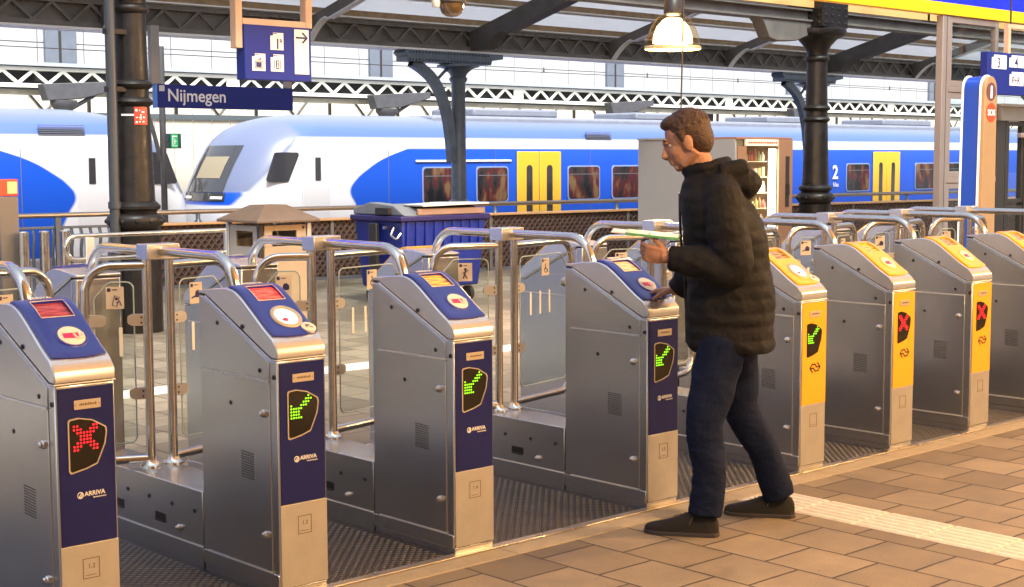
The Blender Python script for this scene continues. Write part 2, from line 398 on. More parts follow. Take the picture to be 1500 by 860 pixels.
def arc_path(pts, rad, n=6):
    """polyline with rounded corners"""
    P = [Vector(p) for p in pts]; out = [P[0]]
    for i in range(1, len(P) - 1):
        a, b, c = P[i-1], P[i], P[i+1]; u = (a - b).normalized(); w = (c - b).normalized()
        ang = u.angle(w); d = rad / math.tan(ang / 2); p0 = b + u*d; p1 = b + w*d
        cen = b + (u + w).normalized() * (rad / math.sin(ang / 2)); e0 = p0 - cen; e1 = p1 - cen; th = e0.angle(e1)
        for k in range(n + 1):
            t = k / n; out.append(cen + (e0 * math.sin((1-t)*th) + e1 * math.sin(t*th)) / math.sin(th))
    out.append(P[-1]); return out

def round_poly(pts, rad, n=4):
    q = [Vector((p[0], p[1], 0)) for p in pts]; out = []
    for i in range(len(q)):
        a, b, c = q[i-1], q[i], q[(i+1) % len(q)]; u = (a - b).normalized(); w = (c - b).normalized(); ang = u.angle(w)
        d = min(rad / math.tan(ang/2), .45*(a-b).length, .45*(c-b).length); r = d * math.tan(ang/2)
        p0 = b + u*d; p1 = b + w*d; cen = b + (u + w).normalized() * (r / math.sin(ang/2)); e0 = p0 - cen; e1 = p1 - cen; th = e0.angle(e1)
        for k in range(n + 1):
            t = k/n; e = (e0*math.sin((1-t)*th) + e1*math.sin(t*th)) / math.sin(th) + cen; out.append((e.x, e.y))
    return out

# ------------------------------------------------------------------ camera
cam = bpy.data.cameras.new('camera'); co = bpy.data.objects.new('camera', cam); COL.objects.link(co)
cam.sensor_width = 36; cam.lens = 51.836; cam.clip_start = .1; cam.clip_end = 500
co.matrix_world = Matrix(((.7350, .0644, -.6750, 0), (-.6780, .0644, -.7322, 0), (-.0037, .9958, .0910, 1.6), (0, 0, 0, 1)))
scene.camera = co

# ------------------------------------------------------------------ world and sun
world = bpy.data.worlds.new('World'); scene.world = world; world.use_nodes = True
wn = world.node_tree; bg = wn.nodes['Background']; sky = wn.nodes.new('ShaderNodeTexSky'); sky.sky_type = 'NISHITA'; sky.sun_disc = False
SUN_EL, SUN_AZ = 52, 250   # azimuth of the light's origin, degrees anticlockwise from +X
sky.sun_elevation = R_(SUN_EL); sky.sun_rotation = R_(90 - SUN_AZ); sky.dust_density = 4; sky.air_density = 1.0; sky.ozone_density = 1.0
hs = wn.nodes.new('ShaderNodeHueSaturation'); hs.inputs['Saturation'].default_value = .45
wn.links.new(sky.outputs[0], hs.inputs['Color']); wn.links.new(hs.outputs[0], bg.inputs['Color']); bg.inputs['Strength'].default_value = .15
sl = bpy.data.lights.new('sun', 'SUN'); sl.energy = 1.5; sl.angle = R_(14); sl.color = (1, .96, .9)
so = bpy.data.objects.new('sun', sl); COL.objects.link(so)
d = Vector((math.cos(R_(SUN_EL))*math.cos(R_(SUN_AZ)), math.cos(R_(SUN_EL))*math.sin(R_(SUN_AZ)), math.sin(R_(SUN_EL))))
so.rotation_euler = d.to_track_quat('Z', 'Y').to_euler(); so.location = d * 60
scene.view_settings.view_transform = 'Standard'; scene.view_settings.look = 'None'; scene.view_settings.exposure = 1.7; scene.view_settings.gamma = 1
scene.cycles.max_bounces = 8; scene.cycles.transparent_max_bounces = 16; scene.cycles.caustics_reflective = False; scene.cycles.caustics_refractive = False
scene.cycles.sample_clamp_indirect = 6; scene.cycles.use_denoising = True
#@@PARTS@@

# ------------------------------------------------------------------ ground
GATE_Y = 4.445
TX0, TX1 = 5.385, 5.690
def sheet(x0, x1, y0, y1, z, nx=1, ny=1):
    mb = MB(); v = []; f = []
    for j in range(ny + 1):
        for i in range(nx + 1): v.append((x0 + (x1-x0)*i/nx, y0 + (y1-y0)*j/ny, z))
    for j in range(ny):
        for i in range(nx):
            a = j*(nx+1) + i; f.append((a, a+1, a+nx+2, a+nx+1))
    return mb.add(v, f)
struct('ground', sheet(-200, 260, -120, 300, -1.25), BALL)
# paving: front concourse (split round the tactile strip) and the platform behind the gates
pv = MB()
def plate(mb, x0, x1, y0, y1, z=0.): mb.add([(x0, y0, z), (x1, y0, z), (x1, y1, z), (x0, y1, z)], [(0, 1, 2, 3)])
plate(pv, -30, TX0, -16, 4.295); plate(pv, TX1, 46, -16, 4.295); plate(pv, -30, 46, 6.56, 22.4)
plate(pv, -30, 1.2, 4.295, 6.56); plate(pv, 11.2, 46, 4.295, 6.56)
struct('pavement', pv, PAVE)
pe = MB(); pe.box(-30, 46, 22.4, 22.9, -1.24, .006); struct('platform_kerb', pe, CONC)
p2 = MB(); p2.box(-30, 80, 28.0, 41, -1.24, 0); struct('platform', p2, CONC)
rl = MB()
for y in (24.68, 26.12): rl.box(-40, 90, y - .035, y + .035, -1.249, -1.02)
struct('railway_track', rl, UNDER)
# tactile strip of ribbed tiles
tt = MB()
def tactile(mb, along, a0, a1, b0, b1, step=.323):
    """ribbed guide tiles: ribs run along the strip; b0..b1 is the strip's width"""
    n = int(round((a1 - a0) / step))
    for i in range(n):
        s0 = a0 + i*step + .003; s1 = a0 + (i+1)*step - .003
        bx = (lambda u0, u1, w0, w1, z0, z1: mb.box(w0, w1, u0, u1, z0, z1)) if along == 'y' else (lambda u0, u1, w0, w1, z0, z1: mb.box(u0, u1, w0, w1, z0, z1))
        bx(s0, s1, b0 + .002, b1 - .002, -.02, .001)
        k = 6; w = (b1 - b0) / k
        for j in range(k):
            m0 = b0 + w*(j + .5) - .013; m1 = m0 + .026; z0, z1 = .001, .0055
            c = .005
            if along == 'y': mb.add([(m0-c, s0+.008, z0), (m1+c, s0+.008, z0), (m1+c, s1-.008, z0), (m0-c, s1-.008, z0), (m0, s0+.012, z1), (m1, s0+.012, z1), (m1, s1-.012, z1), (m0, s1-.012, z1)], [(4,5,6,7),(0,1,5,4),(1,2,6,5),(2,3,7,6),(3,0,4,7)])
            else: mb.add([(s0+.008, m0-c, z0), (s1-.008, m0-c, z0), (s1-.008, m1+c, z0), (s0+.008, m1+c, z0), (s0+.012, m0, z1), (s1-.012, m0, z1), (s1-.012, m1, z1), (s0+.012, m1, z1)], [(4,5,6,7),(0,1,5,4),(1,2,6,5),(2,3,7,6),(3,0,4,7)])
tactile(tt, 'y', -4.75, 4.295, TX0, TX1, .323)
tactile(tt, 'x', -4, 18, 9.0, 9.3)
struct('tactile_path', tt, TACT)
# kerb stones in front of the gates, aluminium edge, tread plate floor of the lanes
kb = MB(); x = 1.2
while x < 11.2:
    w = random.choice([.62, .62, .93]); kb.box(x + .002, min(x + w, 11.2) - .002, 4.298, 4.415, -.05, .004); x += w
struct('kerb', kb, KERB, bevel=.003)
ae = MB(); ae.box(1.2, 11.2, 4.416, 4.462, -.05, .010); ae.box(1.2, 11.2, 6.50, 6.56, -.05, .010)
struct('floor_edge', ae, ALUE, bevel=.002)
struct('lane_floor', sheet(1.2, 11.2, 4.462, 6.50, .001), TREAD)
LINES = [2.202, 3.05, 3.885, 5.035, 6.187, 7.01, 7.83, 8.66, 9.49]
tb = MB()
def bars(x0, x1, y0, y1, st=.021):
    ny = int((y1 - y0) / st)
    for j in range(ny):
        cy = y0 + (j + .5)*st; nx = int((x1 - x0) / st)
        for i in range(nx):
            cx = x0 + (i + .5)*st; a = R_(38) if (i + j) % 2 else R_(-38)
            ca, sa = math.cos(a), math.sin(a); L, W, H = .0100, .0036, .0026
            pts = []
            for (u, w) in ((-L, 0), (0, -W), (L, 0), (0, W)): pts.append((cx + u*ca - w*sa, cy + u*sa + w*ca, .0012))
            q = .55
            for (u, w) in ((-L*q, 0), (L*q, 0)): pts.append((cx + u*ca - w*sa, cy + u*sa + w*ca, .0012 + H))
            tb.add(pts, [(0, 1, 4), (1, 5, 4), (1, 2, 5), (2, 3, 5), (3, 4, 5), (3, 0, 4)])
for a, b in zip(LINES[:-1], LINES[1:]): bars(a + .115, b - .115, 4.465, 6.45 if a < 4 else 5.6)
struct('tread_pattern', tb, TREADB)

# ------------------------------------------------------------------ fare gates
PROF = [(.330, 1.1215), (.295, 1.1165), (.26, 1.1045), (.2225, 1.083), (.185, 1.058), (.14, 1.0265), (.095, .9945), (.06, .9725), (.03, .9550), (.0, .9225)]
def catmull(pts, n=5):
    out = []
    for i in range(len(pts) - 1):
        p0 = pts[max(i-1, 0)]; p1 = pts[i]; p2 = pts[i+1]; p3 = pts[min(i+2, len(pts)-1)]
        for k in range(n):
            t = k/n
            out.append(tuple(.5*((2*p1[c]) + (-p0[c]+p2[c])*t + (2*p0[c]-5*p1[c]+4*p2[c]-p3[c])*t*t + (-p0[c]+3*p1[c]-3*p2[c]+p3[c])*t**3) for c in (0, 1)))
    out.append(pts[-1]); return out
CURVE = catmull(PROF[:-1], 4)         # y decreasing from .33 to .03
# arc length parametrisation of the sloping top between s=0 (rear) and s=1 (front)
_len = [0.]
for i in range(1, len(CURVE)): _len.append(_len[-1] + math.dist(CURVE[i], CURVE[i-1]))
def on_curve(s, off=0.):
    q = max(0, min(1, s)) * _len[-1]
    for i in range(1, len(CURVE)):
        if q <= _len[i] + 1e-9:
            t = (q - _len[i-1]) / (_len[i] - _len[i-1]); a, b = CURVE[i-1], CURVE[i]; break
    i0, i1 = max(0, i-2), min(len(CURVE)-1, i+1)
    dy, dz = CURVE[i1][0]-CURVE[i0][0], CURVE[i1][1]-CURVE[i0][1]; l = math.hypot(dy, dz); ny, nz = dz/l, -dy/l
    if nz < 0: ny, nz = -ny, -nz
    return a[0]+(b[0]-a[0])*t + ny*off, a[1]+(b[1]-a[1])*t + nz*off, math.atan2(-ny, nz)
HW = .106
CACHE = {}
def cached(key, fn):
    if key not in CACHE: CACHE[key] = fn()
    return CACHE[key]

def m_body():
    mb = MB(); mb.prism([(.012, .034), (.53, .034), (.53, 1.083), (.479, 1.081), (.037, .8765), (0., .8765), (0., .05)], 'x', -HW, HW)
    return mb.mesh('cabinet', STEEL)
def m_kick():
    mb = MB(); mb.box(-HW - .004, HW + .004, .004, .53, .034, .087); mb.box(-HW + .004, HW - .004, .002, .53, 0, .033); return mb.mesh('plinth_skirt', STEEL)
def m_head():
    top = [(.53, 1.1015), (.45, 1.111)] + [(.38, 1.1185)] + CURVE + [(.0, .9225), (-.004, .915), (-.004, .884)]
    mb = MB(); mb.prism([(.53, 1.0905)] + top + [(.033, .884), (.477, 1.0885)], 'x', -HW - .001, HW + .001); return mb.mesh('head', CAPST)
def m_gapshade():
    mb = MB(); mb.prism([(.525, 1.078), (.479, 1.078), (.040, .872), (.006, .872), (.006, .888), (.036, .888), (.477, 1.092), (.525, 1.093)], 'x', -HW + .004, HW - .004); return mb.mesh('gap_shade', GAPSHADE)  # dark core fills the gap, standing for its shade and stopping light leaks
def m_door(s):
    mb = MB(); x0, x1 = (-HW - .0035, -HW + .002) if s < 0 else (HW - .002, HW + .0035)
    mb.box(x0, x1, .046, .488, .093, .797); return mb.mesh('service_door', STEEL)
def m_upper(s):
    mb = MB(); x0, x1 = (-HW - .0030, -HW + .002) if s < 0 else (HW - .002, HW + .0030)
    mb.prism([(.046, .803), (.488, .803), (.488, 1.074), (.046, .868)], 'x', x0, x1); return mb.mesh('side_panel', STEEL)
def m_ledge(sgn, z):
    a, b = sorted((sgn*(HW + .0005), sgn*(HW + .0070))); return MB().box(a, b, .046, .488, z - .0024, z + .0024).mesh('edge_trim', TRIM)
def m_trim():
    mb = MB(); q = HW + .002
    mb.tube([(-q, .479, 1.0835), (-q, .037, .8795), (-q, -.001, .8795), (q, -.001, .8795), (q, .037, .8795), (q, .479, 1.0835)], .0024, 6); return mb.mesh('edge_trim', TRIM)
def m_vent():
    mb = MB()
    for i in range(11):
        z = .417 + i*.0095; mb.prism([(.155, z), (.243, z + .004), (.243, z + .0075), (.155, z + .0035)], 'x', -HW - .0042, -HW - .003)
    return mb.mesh('vent_slots', HOLE)
def m_front(): return MB().box(-.098, .098, -.0035, .002, .346, .866).mesh('front_panel', NAVY)
def m_front_y(): return MB().box(-.098, .104, -.0035, .002, .346, .866).mesh('front_panel', YELP)
def m_lower(): return MB().box(-.100, .103, -.0025, .002, .036, .3445).mesh('kick_panel', STEEL_F)
DISP = [(-.067, .763), (-.029, .7665), (.02, .756), (.068, .728), (.0705, .712), (.064, .672), (.034, .607), (-.005, .594), (-.060, .583), (-.067, .59)]
def m_dframe(s=1.):
    o = round_poly(DISP, .010); c = (.0, .68); i = [(c[0] + (p[0]-c[0])*.93, c[1] + (p[1]-c[1])*.95) for p in o]
    mb = MB(); n = len(o); v = []
    for y, ring in ((-.0035, o), (-.0065, o), (-.0065, i), (-.0035, i)): v += [(p[0], y, p[1]) for p in ring]
    f = []
    for r in range(3):
        for k in range(n): k2 = (k+1) % n; f.append((r*n+k, r*n+k2, (r+1)*n+k2, (r+1)*n+k))
    mb.add(v, f); return mb.mesh('display_frame', TANP)
def m_display():
    o = round_poly(DISP, .010); c = (.0, .68); i = [(c[0] + (p[0]-c[0])*.935, c[1] + (p[1]-c[1])*.955) for p in o]
    return MB().prism(i, 'y', -.0045, -.001).mesh('display', BLACKGL)
ARROW = {7: [7], 6: [6, 7, 8], 5: [5, 6, 7], 4: [0, 4, 5, 6], 3: [0, 1, 2, 3, 4], 2: [0, 1, 2, 3], 1: [0, 1, 2, 3], 0: [0, 1, 2, 3, 4]}
CROSS = {7: [0, 1, 6, 7], 6: [0, 1, 2, 5, 6, 7], 5: [1, 2, 3, 4, 5, 6], 4: [2, 3, 4, 5], 3: [2, 3, 4, 5], 2: [1, 2, 3, 4, 5, 6], 1: [0, 1, 2, 5, 6, 7], 0: [0, 1, 6, 7]}
def m_led(kind):
    mb = MB(); pat, sx, sz, x0, z0 = (ARROW, .0108, .0112, -.050, .662) if kind == 'g' else (CROSS, .0114, .0112, -.045, .660)
    for r, cs in pat.items():
        for c in cs: mb.disc((x0 + c*sx, -.0050, z0 + r*sz), .0036, 'y', .0012, 8)
    return mb.mesh('arrow_light' if kind == 'g' else 'cross_light', LEDG if kind == 'g' else LEDR)
def m_plate(): return MB().box(-.043, .051, -.0062, -.003, .793, .8235).mesh('name_plate', TANP)
def m_platetext():
    mb = MB(); random.seed(3); x = -.024
    while x < .034:
        w = random.uniform(.003, .006); mb.box(x, x + w, -.0068, -.0058, .8055, .8055 + random.choice([.006, .008])); x += w + .0018
    mb.disc((-.037, -.0063, .808), .002, 'y', .001, 8); mb.disc((.045, -.0063, .808), .002, 'y', .001, 8)
    return mb.mesh('engraving', TEXTT)
def m_sticker():
    mb = MB(); o = [(-.026, .229), (.031, .229), (.031, .295), (-.026, .295)]
    for (a, b) in ((0, 1), (1, 2), (2, 3), (3, 0)):
        p, q = o[a], o[b]; x0, x1 = sorted((p[0], q[0])); z0, z1 = sorted((p[1], q[1])); mb.box(x0 - .0012, x1 + .0012, -.0034, -.002, z0 - .0012, z1 + .0012)
    mb.box(-.018, .02, -.0034, -.002, .238, .240)
    return mb.mesh('sticker', TEXTT)
def m_logo_ring():
    mb = MB()
    mb.tube([(.010*math.cos(a), -.0038, .010*math.sin(a)) for a in [2*PI*k/20 for k in range(20)]], .0016, 6, closed=True)
    mb.tube([(.006*math.cos(a) , -.0038, .006*math.sin(a)) for a in [R_(-150 + 26*k) for k in range(9)]], .0016, 6)
    mb.tube([(-.005, -.0038, -.006), (.005, -.0038, .007)], .0018, 6)
    return mb.mesh('round_emblem', WHITE)
def ribbon(mb, pts, w, y0, y1):
    for i in range(len(pts) - 1):
        a, b = Vector(pts[i]), Vector(pts[i+1]); d = (b - a).normalized(); n = Vector((-d.y, d.x)) * w/2; e = d * w*.35
        a2, b2 = a - e, b + e
        mb.prism([tuple(a2 + n), tuple(b2 + n), tuple(b2 - n), tuple(a2 - n)], 'y', y0 + i*1e-5, y1)
def m_nslogo():
    mb = MB(); SX, SZ = .043, .029; c = (.010, .532)
    half = [(-.50, -.80), (-1., -.05), (-.60, .62), (-.02, .62), (.30, .08), (.86, .08)]
    for sg in (1, -1): ribbon(mb, [(c[0] + sg*p[0]*SX, c[1] + sg*p[1]*SZ) for p in half], .0075, -.0048 + (sg - 1)*.0001, -.003)
    return mb.mesh('arrow_emblem', INK)

def m_reader(mt):
    """curved coloured cover with a screen recess; lower edge bows outwards"""
    ss = sorted(set([0.0, .03, .08, .13, .40, .47, .54, .61, .68, .75, .82, .88, .93, .97] + [.18, .24, .30, .36])); xs = [-.097, -.091, -.075, -.050, -.025, 0., .025, .050, .066, .080, .093, .099]
    SC = (.13, .40, -.062, .066)
    mb = MB(); v = []; idx = {}
    def P(s, x, off):
        bow = .035 * (1 - (x / .1)**2) * max(0, (s - .6) / .4); nar = 1 - .03 * max(0, (s - .5) / .5)
        y, z, a = on_curve(min(s + bow, 1.03), off); return (x * nar, y, z)
    def OFF(s, x):
        e = min(1, min(s, .975 - s) / .03 + .15, (abs(-.1 - x)) / .008, (.102 - x) / .008); return .002 + .009 * max(0, min(1, e))**.5
    n = len(xs)
    for i, s in enumerate(ss):
        for j, x in enumerate(xs): v.append(P(s, x, OFF(s, x)))
    f = []
    inside = lambda i, j: SC[0] - 1e-6 <= ss[i] and ss[i+1] <= SC[1] + 1e-6 and SC[2] - .02 < xs[j] and xs[j] >= -.0501 and xs[j+1] <= SC[3] + .001
    for i in range(len(ss) - 1):
        for j in range(n - 1):
            if not inside(i, j): f.append((i*n + j, i*n + j+1, (i+1)*n + j+1, (i+1)*n + j))
    # skirt round the outline
    rim = [(0, j) for j in range(n)] + [(i, n-1) for i in range(1, len(ss))] + [(len(ss)-1, j) for j in range(n-2, -1, -1)] + [(i, 0) for i in range(len(ss)-2, 0, -1)]
    base = len(v)
    for i, j in rim: v.append(P(ss[i], xs[j], -.004))
    m = len(rim)
    for k in range(m):
        k2 = (k+1) % m; a = rim[k][0]*n + rim[k][1]; b = rim[k2][0]*n + rim[k2][1]; f.append((a, b, base + k2, base + k))
    # recess walls
    I0, I1 = ss.index(.13), ss.index(.40); J0, J1 = xs.index(-.050), xs.index(.066)
    hole = [(I0, j) for j in range(J0, J1+1)] + [(i, J1) for i in range(I0+1, I1+1)] + [(I1, j) for j in range(J1-1, J0-1, -1)] + [(i, J0) for i in range(I1-1, I0, -1)]
    base = len(v)
    for i, j in hole: v.append(P(ss[i], xs[j], .0015))
    m = len(hole)
    for k in range(m):
        k2 = (k+1) % m; a = hole[k][0]*n + hole[k][1]; b = hole[k2][0]*n + hole[k2][1]; f.append((a, b, base + k2, base + k))
    mb.add(v, f, True); return mb.mesh('reader_cover', mt)
def m_screen(mt):
    mb = MB(); v = []; f = []; S = [.13, .2, .27, .34, .40]
    for s in S:
        y, z, a = on_curve(s, .0022); v += [(-.050, y, z), (.066, y, z)]
    for i in range(len(S) - 1): f.append((2*i, 2*i+1, 2*i+3, 2*i+2))
    return mb.add(v, f, True).mesh('screen', mt)
def m_scrframe():
    mb = MB(); S = [.125, .2, .27, .34, .405]; ps = []
    for x in (-.0515, .0675):
        ps.append([(x, *on_curve(s, .0118)[:2]) for s in S])
    mb.tube(ps[0] + ps[1][::-1], .0016, 6, closed=True); return mb.mesh('screen_frame', CREAM)

def add_reader(t, kind, cover, scr, hand=False):
    cv = put('reader_cover', cached(('cover', cover.name), lambda: m_reader(cover)), t)
    sc = put('screen', cached(('screen', scr.name), lambda: m_screen(scr)), t); put('screen_frame', cached('scrframe', m_scrframe), sc)
    y, z, a = on_curve(.70, .0085)
    e = Matrix.Translation((.012, y, z)) @ Matrix.Rotation(a, 4, 'X')
    y2, z2, a2 = on_curve(.90, .0085); e2 = Matrix.Translation((.072, y2, z2)) @ Matrix.Rotation(a2, 4, 'X')
    if kind == 'card':
        def ring(): return MB().lathe([(.058, 0), (.056, .004), (.050, .0065), (.047, .0065)], n=32, cap=False).mesh('reader_ring', cover)
        def face(): return MB().lathe([(.0475, .003), (.045, .0075), (.0, .009)], n=32, cap=False).mesh('reader_face', CREAM)
        def card():
            mb = MB(); mb.prism([(-.032, -.012), (.022, -.018), (.026, .014), (-.028, .016)], 'z', .0088, .0096); return mb.mesh('card_symbol', PINK)
        def hand_():
            mb = MB(); mb.tube(arc_path([(.008, .004, .0098), (.012, -.020, .0098), (.034, -.016, .0098), (.040, .004, .0098)], .008), .0042, 6); mb.box(-.030, .024, .010, .0145, .0094, .0099); return mb.mesh('hand_symbol', CREAM)
        r = put('reader_ring', cached(('ring', cover.name), ring), t); r.matrix_local = e
        fc = put('reader_face', cached('face', face), t); fc.matrix_local = e
        c = put('card_symbol', cached('card', card), fc); h = put('hand_symbol', cached('hand', hand_), fc)
    else:
        def ring(): return MB().lathe([(.064, -.002), (.062, .007), (.056, .011), (.049, .010), (.047, .004)], n=36, cap=False).mesh('reader_ring', TANP)
        def face():
            return MB().lathe([(.0475, .003), (.046, .0045), (0, .0052)], n=32, cap=False).mesh('reader_face', GLOWW)
        def mark():
            mb = MB(); mb.prism([(-.030, -.018), (-.006, -.026), (.002, -.012), (-.012, -.004), (-.020, -.012)], 'z', .0050, .0062); return mb.mesh('card_symbol', PINK)
        def small(): return MB().lathe([(.030, -.003), (.029, .006), (.024, .008), (0, .008)], n=28, cap=False).mesh('arrow_disc', CREAM)
        def arrow():
            mb = MB(); ribbon_z(mb, [(.013, -.010), (-.010, .008)], .004, .0078, .0088); ribbon_z(mb, [(-.011, -.006), (-.011, .0085), (.004, .0085)], .004, .0078, .0088); return mb.mesh('arrow_symbol', INK)
        r = put('reader_ring', cached('bigring', ring), t); r.matrix_local = e
        fc = put('reader_face', cached('bigface', face), t); fc.matrix_local = e
        put('card_symbol', cached('bigcard', mark), fc)
        ad = put('arrow_disc', cached('arrowdisc', small), t); ad.matrix_local = e2
        put('arrow_symbol', cached('arrowsym', arrow), ad)
GLOWW = mat('reader_glow', (.85, .88, .84), .3, emit=(.9, 1., .92), estr=.25)
def ribbon_z(mb, pts, w, z0, z1):
    for i in range(len(pts) - 1):
        a, b = Vector(pts[i]), Vector(pts[i+1]); d = (b - a).normalized(); n = Vector((-d.y, d.x)) * w/2; e = d * w*.4
        a, b = a - e, b + e
        mb.prism([tuple(a + n), tuple(b + n), tuple(b - n), tuple(a - n)], 'z', z0 + i*2e-5, z1 + i*2e-5)

def make_gate(x, y, rz, kind, disp, reader, scr, num, label, group):
    t = thing('fare_gate', label, 'ticket gate', (x, y, 0), rz, group)
    put('cabinet', cached('body', m_body), t, bevel=.006)
    put('plinth_skirt', cached('kick', m_kick), t, bevel=.0025)
    put('head', cached('head', m_head), t, bevel=.004)
    put('gap_shade', cached('gap_shade', m_gapshade), t)
    put('service_door', cached('doorL', lambda: m_door(-1)), t, bevel=.0015); put('service_door', cached('doorR', lambda: m_door(1)), t, bevel=.0015)
    put('side_panel', cached('upL', lambda: m_upper(-1)), t, bevel=.0015); put('side_panel', cached('upR', lambda: m_upper(1)), t, bevel=.0015)
    put('edge_trim', cached('trim', m_trim), t)
    for sg in (-1, 1):
        for z in (.80, .0898): put('edge_trim', cached(('ledge', sg, z), lambda: m_ledge(sg, z)), t)
    put('vent_slots', cached('vent', m_vent), t)
    bolt = cached('bolt', lambda: MB().disc((0, 0, 0), .0085, 'x', .004, 14).mesh('bolt', HOLE))
    knob = cached('knob', lambda: MB().tube([(0, 0, 0), (-.006, 0, 0), (-.008, 0, 0), (-.016, 0, 0), (-.018, 0, 0)], [.015, .015, .0105, .0105, .007], 18).mesh('lock_knob', KNOB))
    for (py, pz) in ((.392, .986), (.221, .985), (.107, .833), (.016, .816), (.308, .691)): put('bolt', bolt, t, (-HW - .003, py, pz))
    for pz in (.677, .225): put('lock_knob', knob, t, (-HW - .0035, .081, pz))
    if kind == 'blue':
        put('front_panel', cached('frontN', m_front), t, bevel=.0012)
        put('display_frame', cached('dframe', m_dframe), t)
        put('round_emblem', cached('ring', m_logo_ring), t, (-.029, 0, .509))
        text('ARRIVA', .0215, WHITE, t, (-.015, -.0045, .5045), bold=.0003, name='lettering')
        put('small_lettering', cached('sub', lambda: m_sub()), t)
    else:
        put('front_panel', cached('frontY', m_front_y), t, bevel=.0012)
        put('arrow_emblem', cached('nslogo', m_nslogo), t)
    d = put('display', cached('display', m_display), t)
    put('arrow_light' if disp == 'g' else 'cross_light', cached(('led', disp), lambda: m_led(disp)), d)
    put('kick_panel', cached('lower', m_lower), t, bevel=.001)
    pl = put('name_plate', cached('plate', m_plate), t, bevel=.0008); put('engraving', cached('platetext', m_platetext), pl)
    if kind == 'blue':
        y, z, a = on_curve(.060, .0165); tx = put('cover_lettering', text_mesh('ARRIVA', .024, WHITE, .0012, bold=.0004), t); tx.matrix_local = Matrix.Translation((-.048, y, z)) @ Matrix.Rotation(a, 4, 'X') @ Matrix.Translation((0, -.008, 0))
    st = put('sticker', cached('sticker', m_sticker), t)
    if num: text(num, .022, TEXTT, st, (-.010, -.003, .262), ext=.0004)
    add_reader(t, reader, BLUE if kind == 'blue' else YELL, scr)
    return t
def m_sub():
    mb = MB(); x = .016
    for w in (.008, .003, .006, .004, .007, .005, .006): mb.box(x, x + w, -.0042, -.003, .4955, .4985); x += w + .0012
    return mb.mesh('small_lettering', WHITE)

GF = 'fare gates facing the concourse'
FRONT = [
 (0, 'blue', 'r', 'card', SCR_R1, '1.2', 'navy fronted fare gate with red cross light, cut by the left edge of the photo'),
 (1, 'blue', 'g', 'round', SCR_R2, '1.3', 'navy fronted fare gate with green arrow and bright red screen above large ringed reader'),
 (2, 'blue', 'g', 'card', SCR_O, '1.4', 'navy fronted fare gate with green arrow and orange screen above pink card symbol'),
 (3, 'blue', 'g', 'card', SCR_T, '1.5', 'navy fronted fare gate the walking man reaches to with his hand'),
 (4, 'yellow', 'g', 'round', SCR_B, '', 'yellow fronted fare gate with green arrow light, just right of the walking man'),
 (5, 'yellow', 'r', 'card', SCR_O, '', 'yellow fronted fare gate with red cross, next after the green arrow yellow gate'),
 (6, 'yellow', 'r', 'card', SCR_B, '', 'yellow fronted fare gate with red cross, farthest right whose whole front shows'),
 (7, 'yellow', 'r', 'card', SCR_B, '', 'steel fare gate with yellow top cut off by the right edge of the photo'),
]
for i, k, dsp, rd, sc_, num, lb in FRONT: make_gate(LINES[i], GATE_Y, 0, k, dsp, rd, sc_, num, lb, GF)
GB = 'rear fare gates facing the platform'
REAR = [(1, 'blue', 'rear fare gate with blue top at far left behind the glass flap'),
        (2, 'blue', 'rear fare gate facing away in front of the peaked litter bin'),
        (3, 'yellow', 'rear fare gate with yellow top facing away in front of the blue wheeled container'),
        (4, 'yellow', 'rear fare gate facing away behind the wide flap with wheelchair sticker'),
        (5, 'yellow', 'rear fare gate facing away between the walking man and the next yellow gate'),
        (6, 'yellow', 'rear fare gate facing away below the right black column'),
        (7, 'yellow', 'rear fare gate facing away in line with the last gate at right'),
        (8, 'yellow', 'rear fare gate facing away below the tall information pillar')]
for i, k, lb in REAR: make_gate(LINES[i], 6.525, PI, k, 'g', 'card', SCR_B, '', lb, GB)

# ------------------------------------------------------------------ barrier units between the gates: plinth, posts, rails, glass flaps
def m_plinth():
    mb = MB(); mb.box(-HW, HW, .0, .985, .09, .312); return mb.mesh('plinth_box', STEEL)
def m_plinthkick():
    mb = MB(); mb.box(-HW - .003, HW + .003, 0, .985, .0, .088); return mb.mesh('plinth_skirt', STEEL)
def m_flap(L):
    r = .0185; pa = arc_path([(.0, 0, 1.160), (L, 0, 1.160), (L, 0, .345), (0, 0, .345)], .105, 8)
    return MB().tube(pa, r, 14).mesh('flap_frame', PIPE)
def m_pane(L):
    o = [(.055, .415), (L - .045, .415), (L - .045, 1.02), (L - .045 - .07, 1.095), (.055, 1.095)]
    if L < .3: o = [(.055, .415), (L - .035, .415), (L - .035, 1.03), (L - .085, 1.095), (.055, 1.095)]
    return MB().prism(round_poly(o, .03), 'y', -.004, .004).mesh('glass_pane', GLASS)
def m_paneedge(L):
    xr = L - .045 if L >= .3 else L - .035
    o = round_poly([(.055, .415), (xr, .415), (xr, 1.03), (xr - .06, 1.095), (.055, 1.095)], .03)
    return MB().tube([(p[0], 0, p[1]) for p in o], .0032, 5, closed=True).mesh('glass_edge', GLASSE)
def m_clamp():
    mb = MB(); o = round_poly([(.012, -.024), (.062, -.024), (.082, -.014), (.082, .014), (.062, .024), (.012, .024)], .012)
    mb.prism(o, 'y', -.013, .013); return mb.mesh('clamp', STEEL_F)
def m_clampbolt():
    mb = MB()
    for z in (-.011, .011): mb.disc((.026, -.0135, z), .0042, 'y', .002, 10); mb.disc((.026, .0135, z), .0042, 'y', .002, 10)
    return mb.mesh('clamp_bolts', HOLE)
def m_decal(kind):
    mb = MB(); mb.box(-.036, .036, -.0066, -.0045, -.046, .046); return mb.mesh('sticker', STICK)
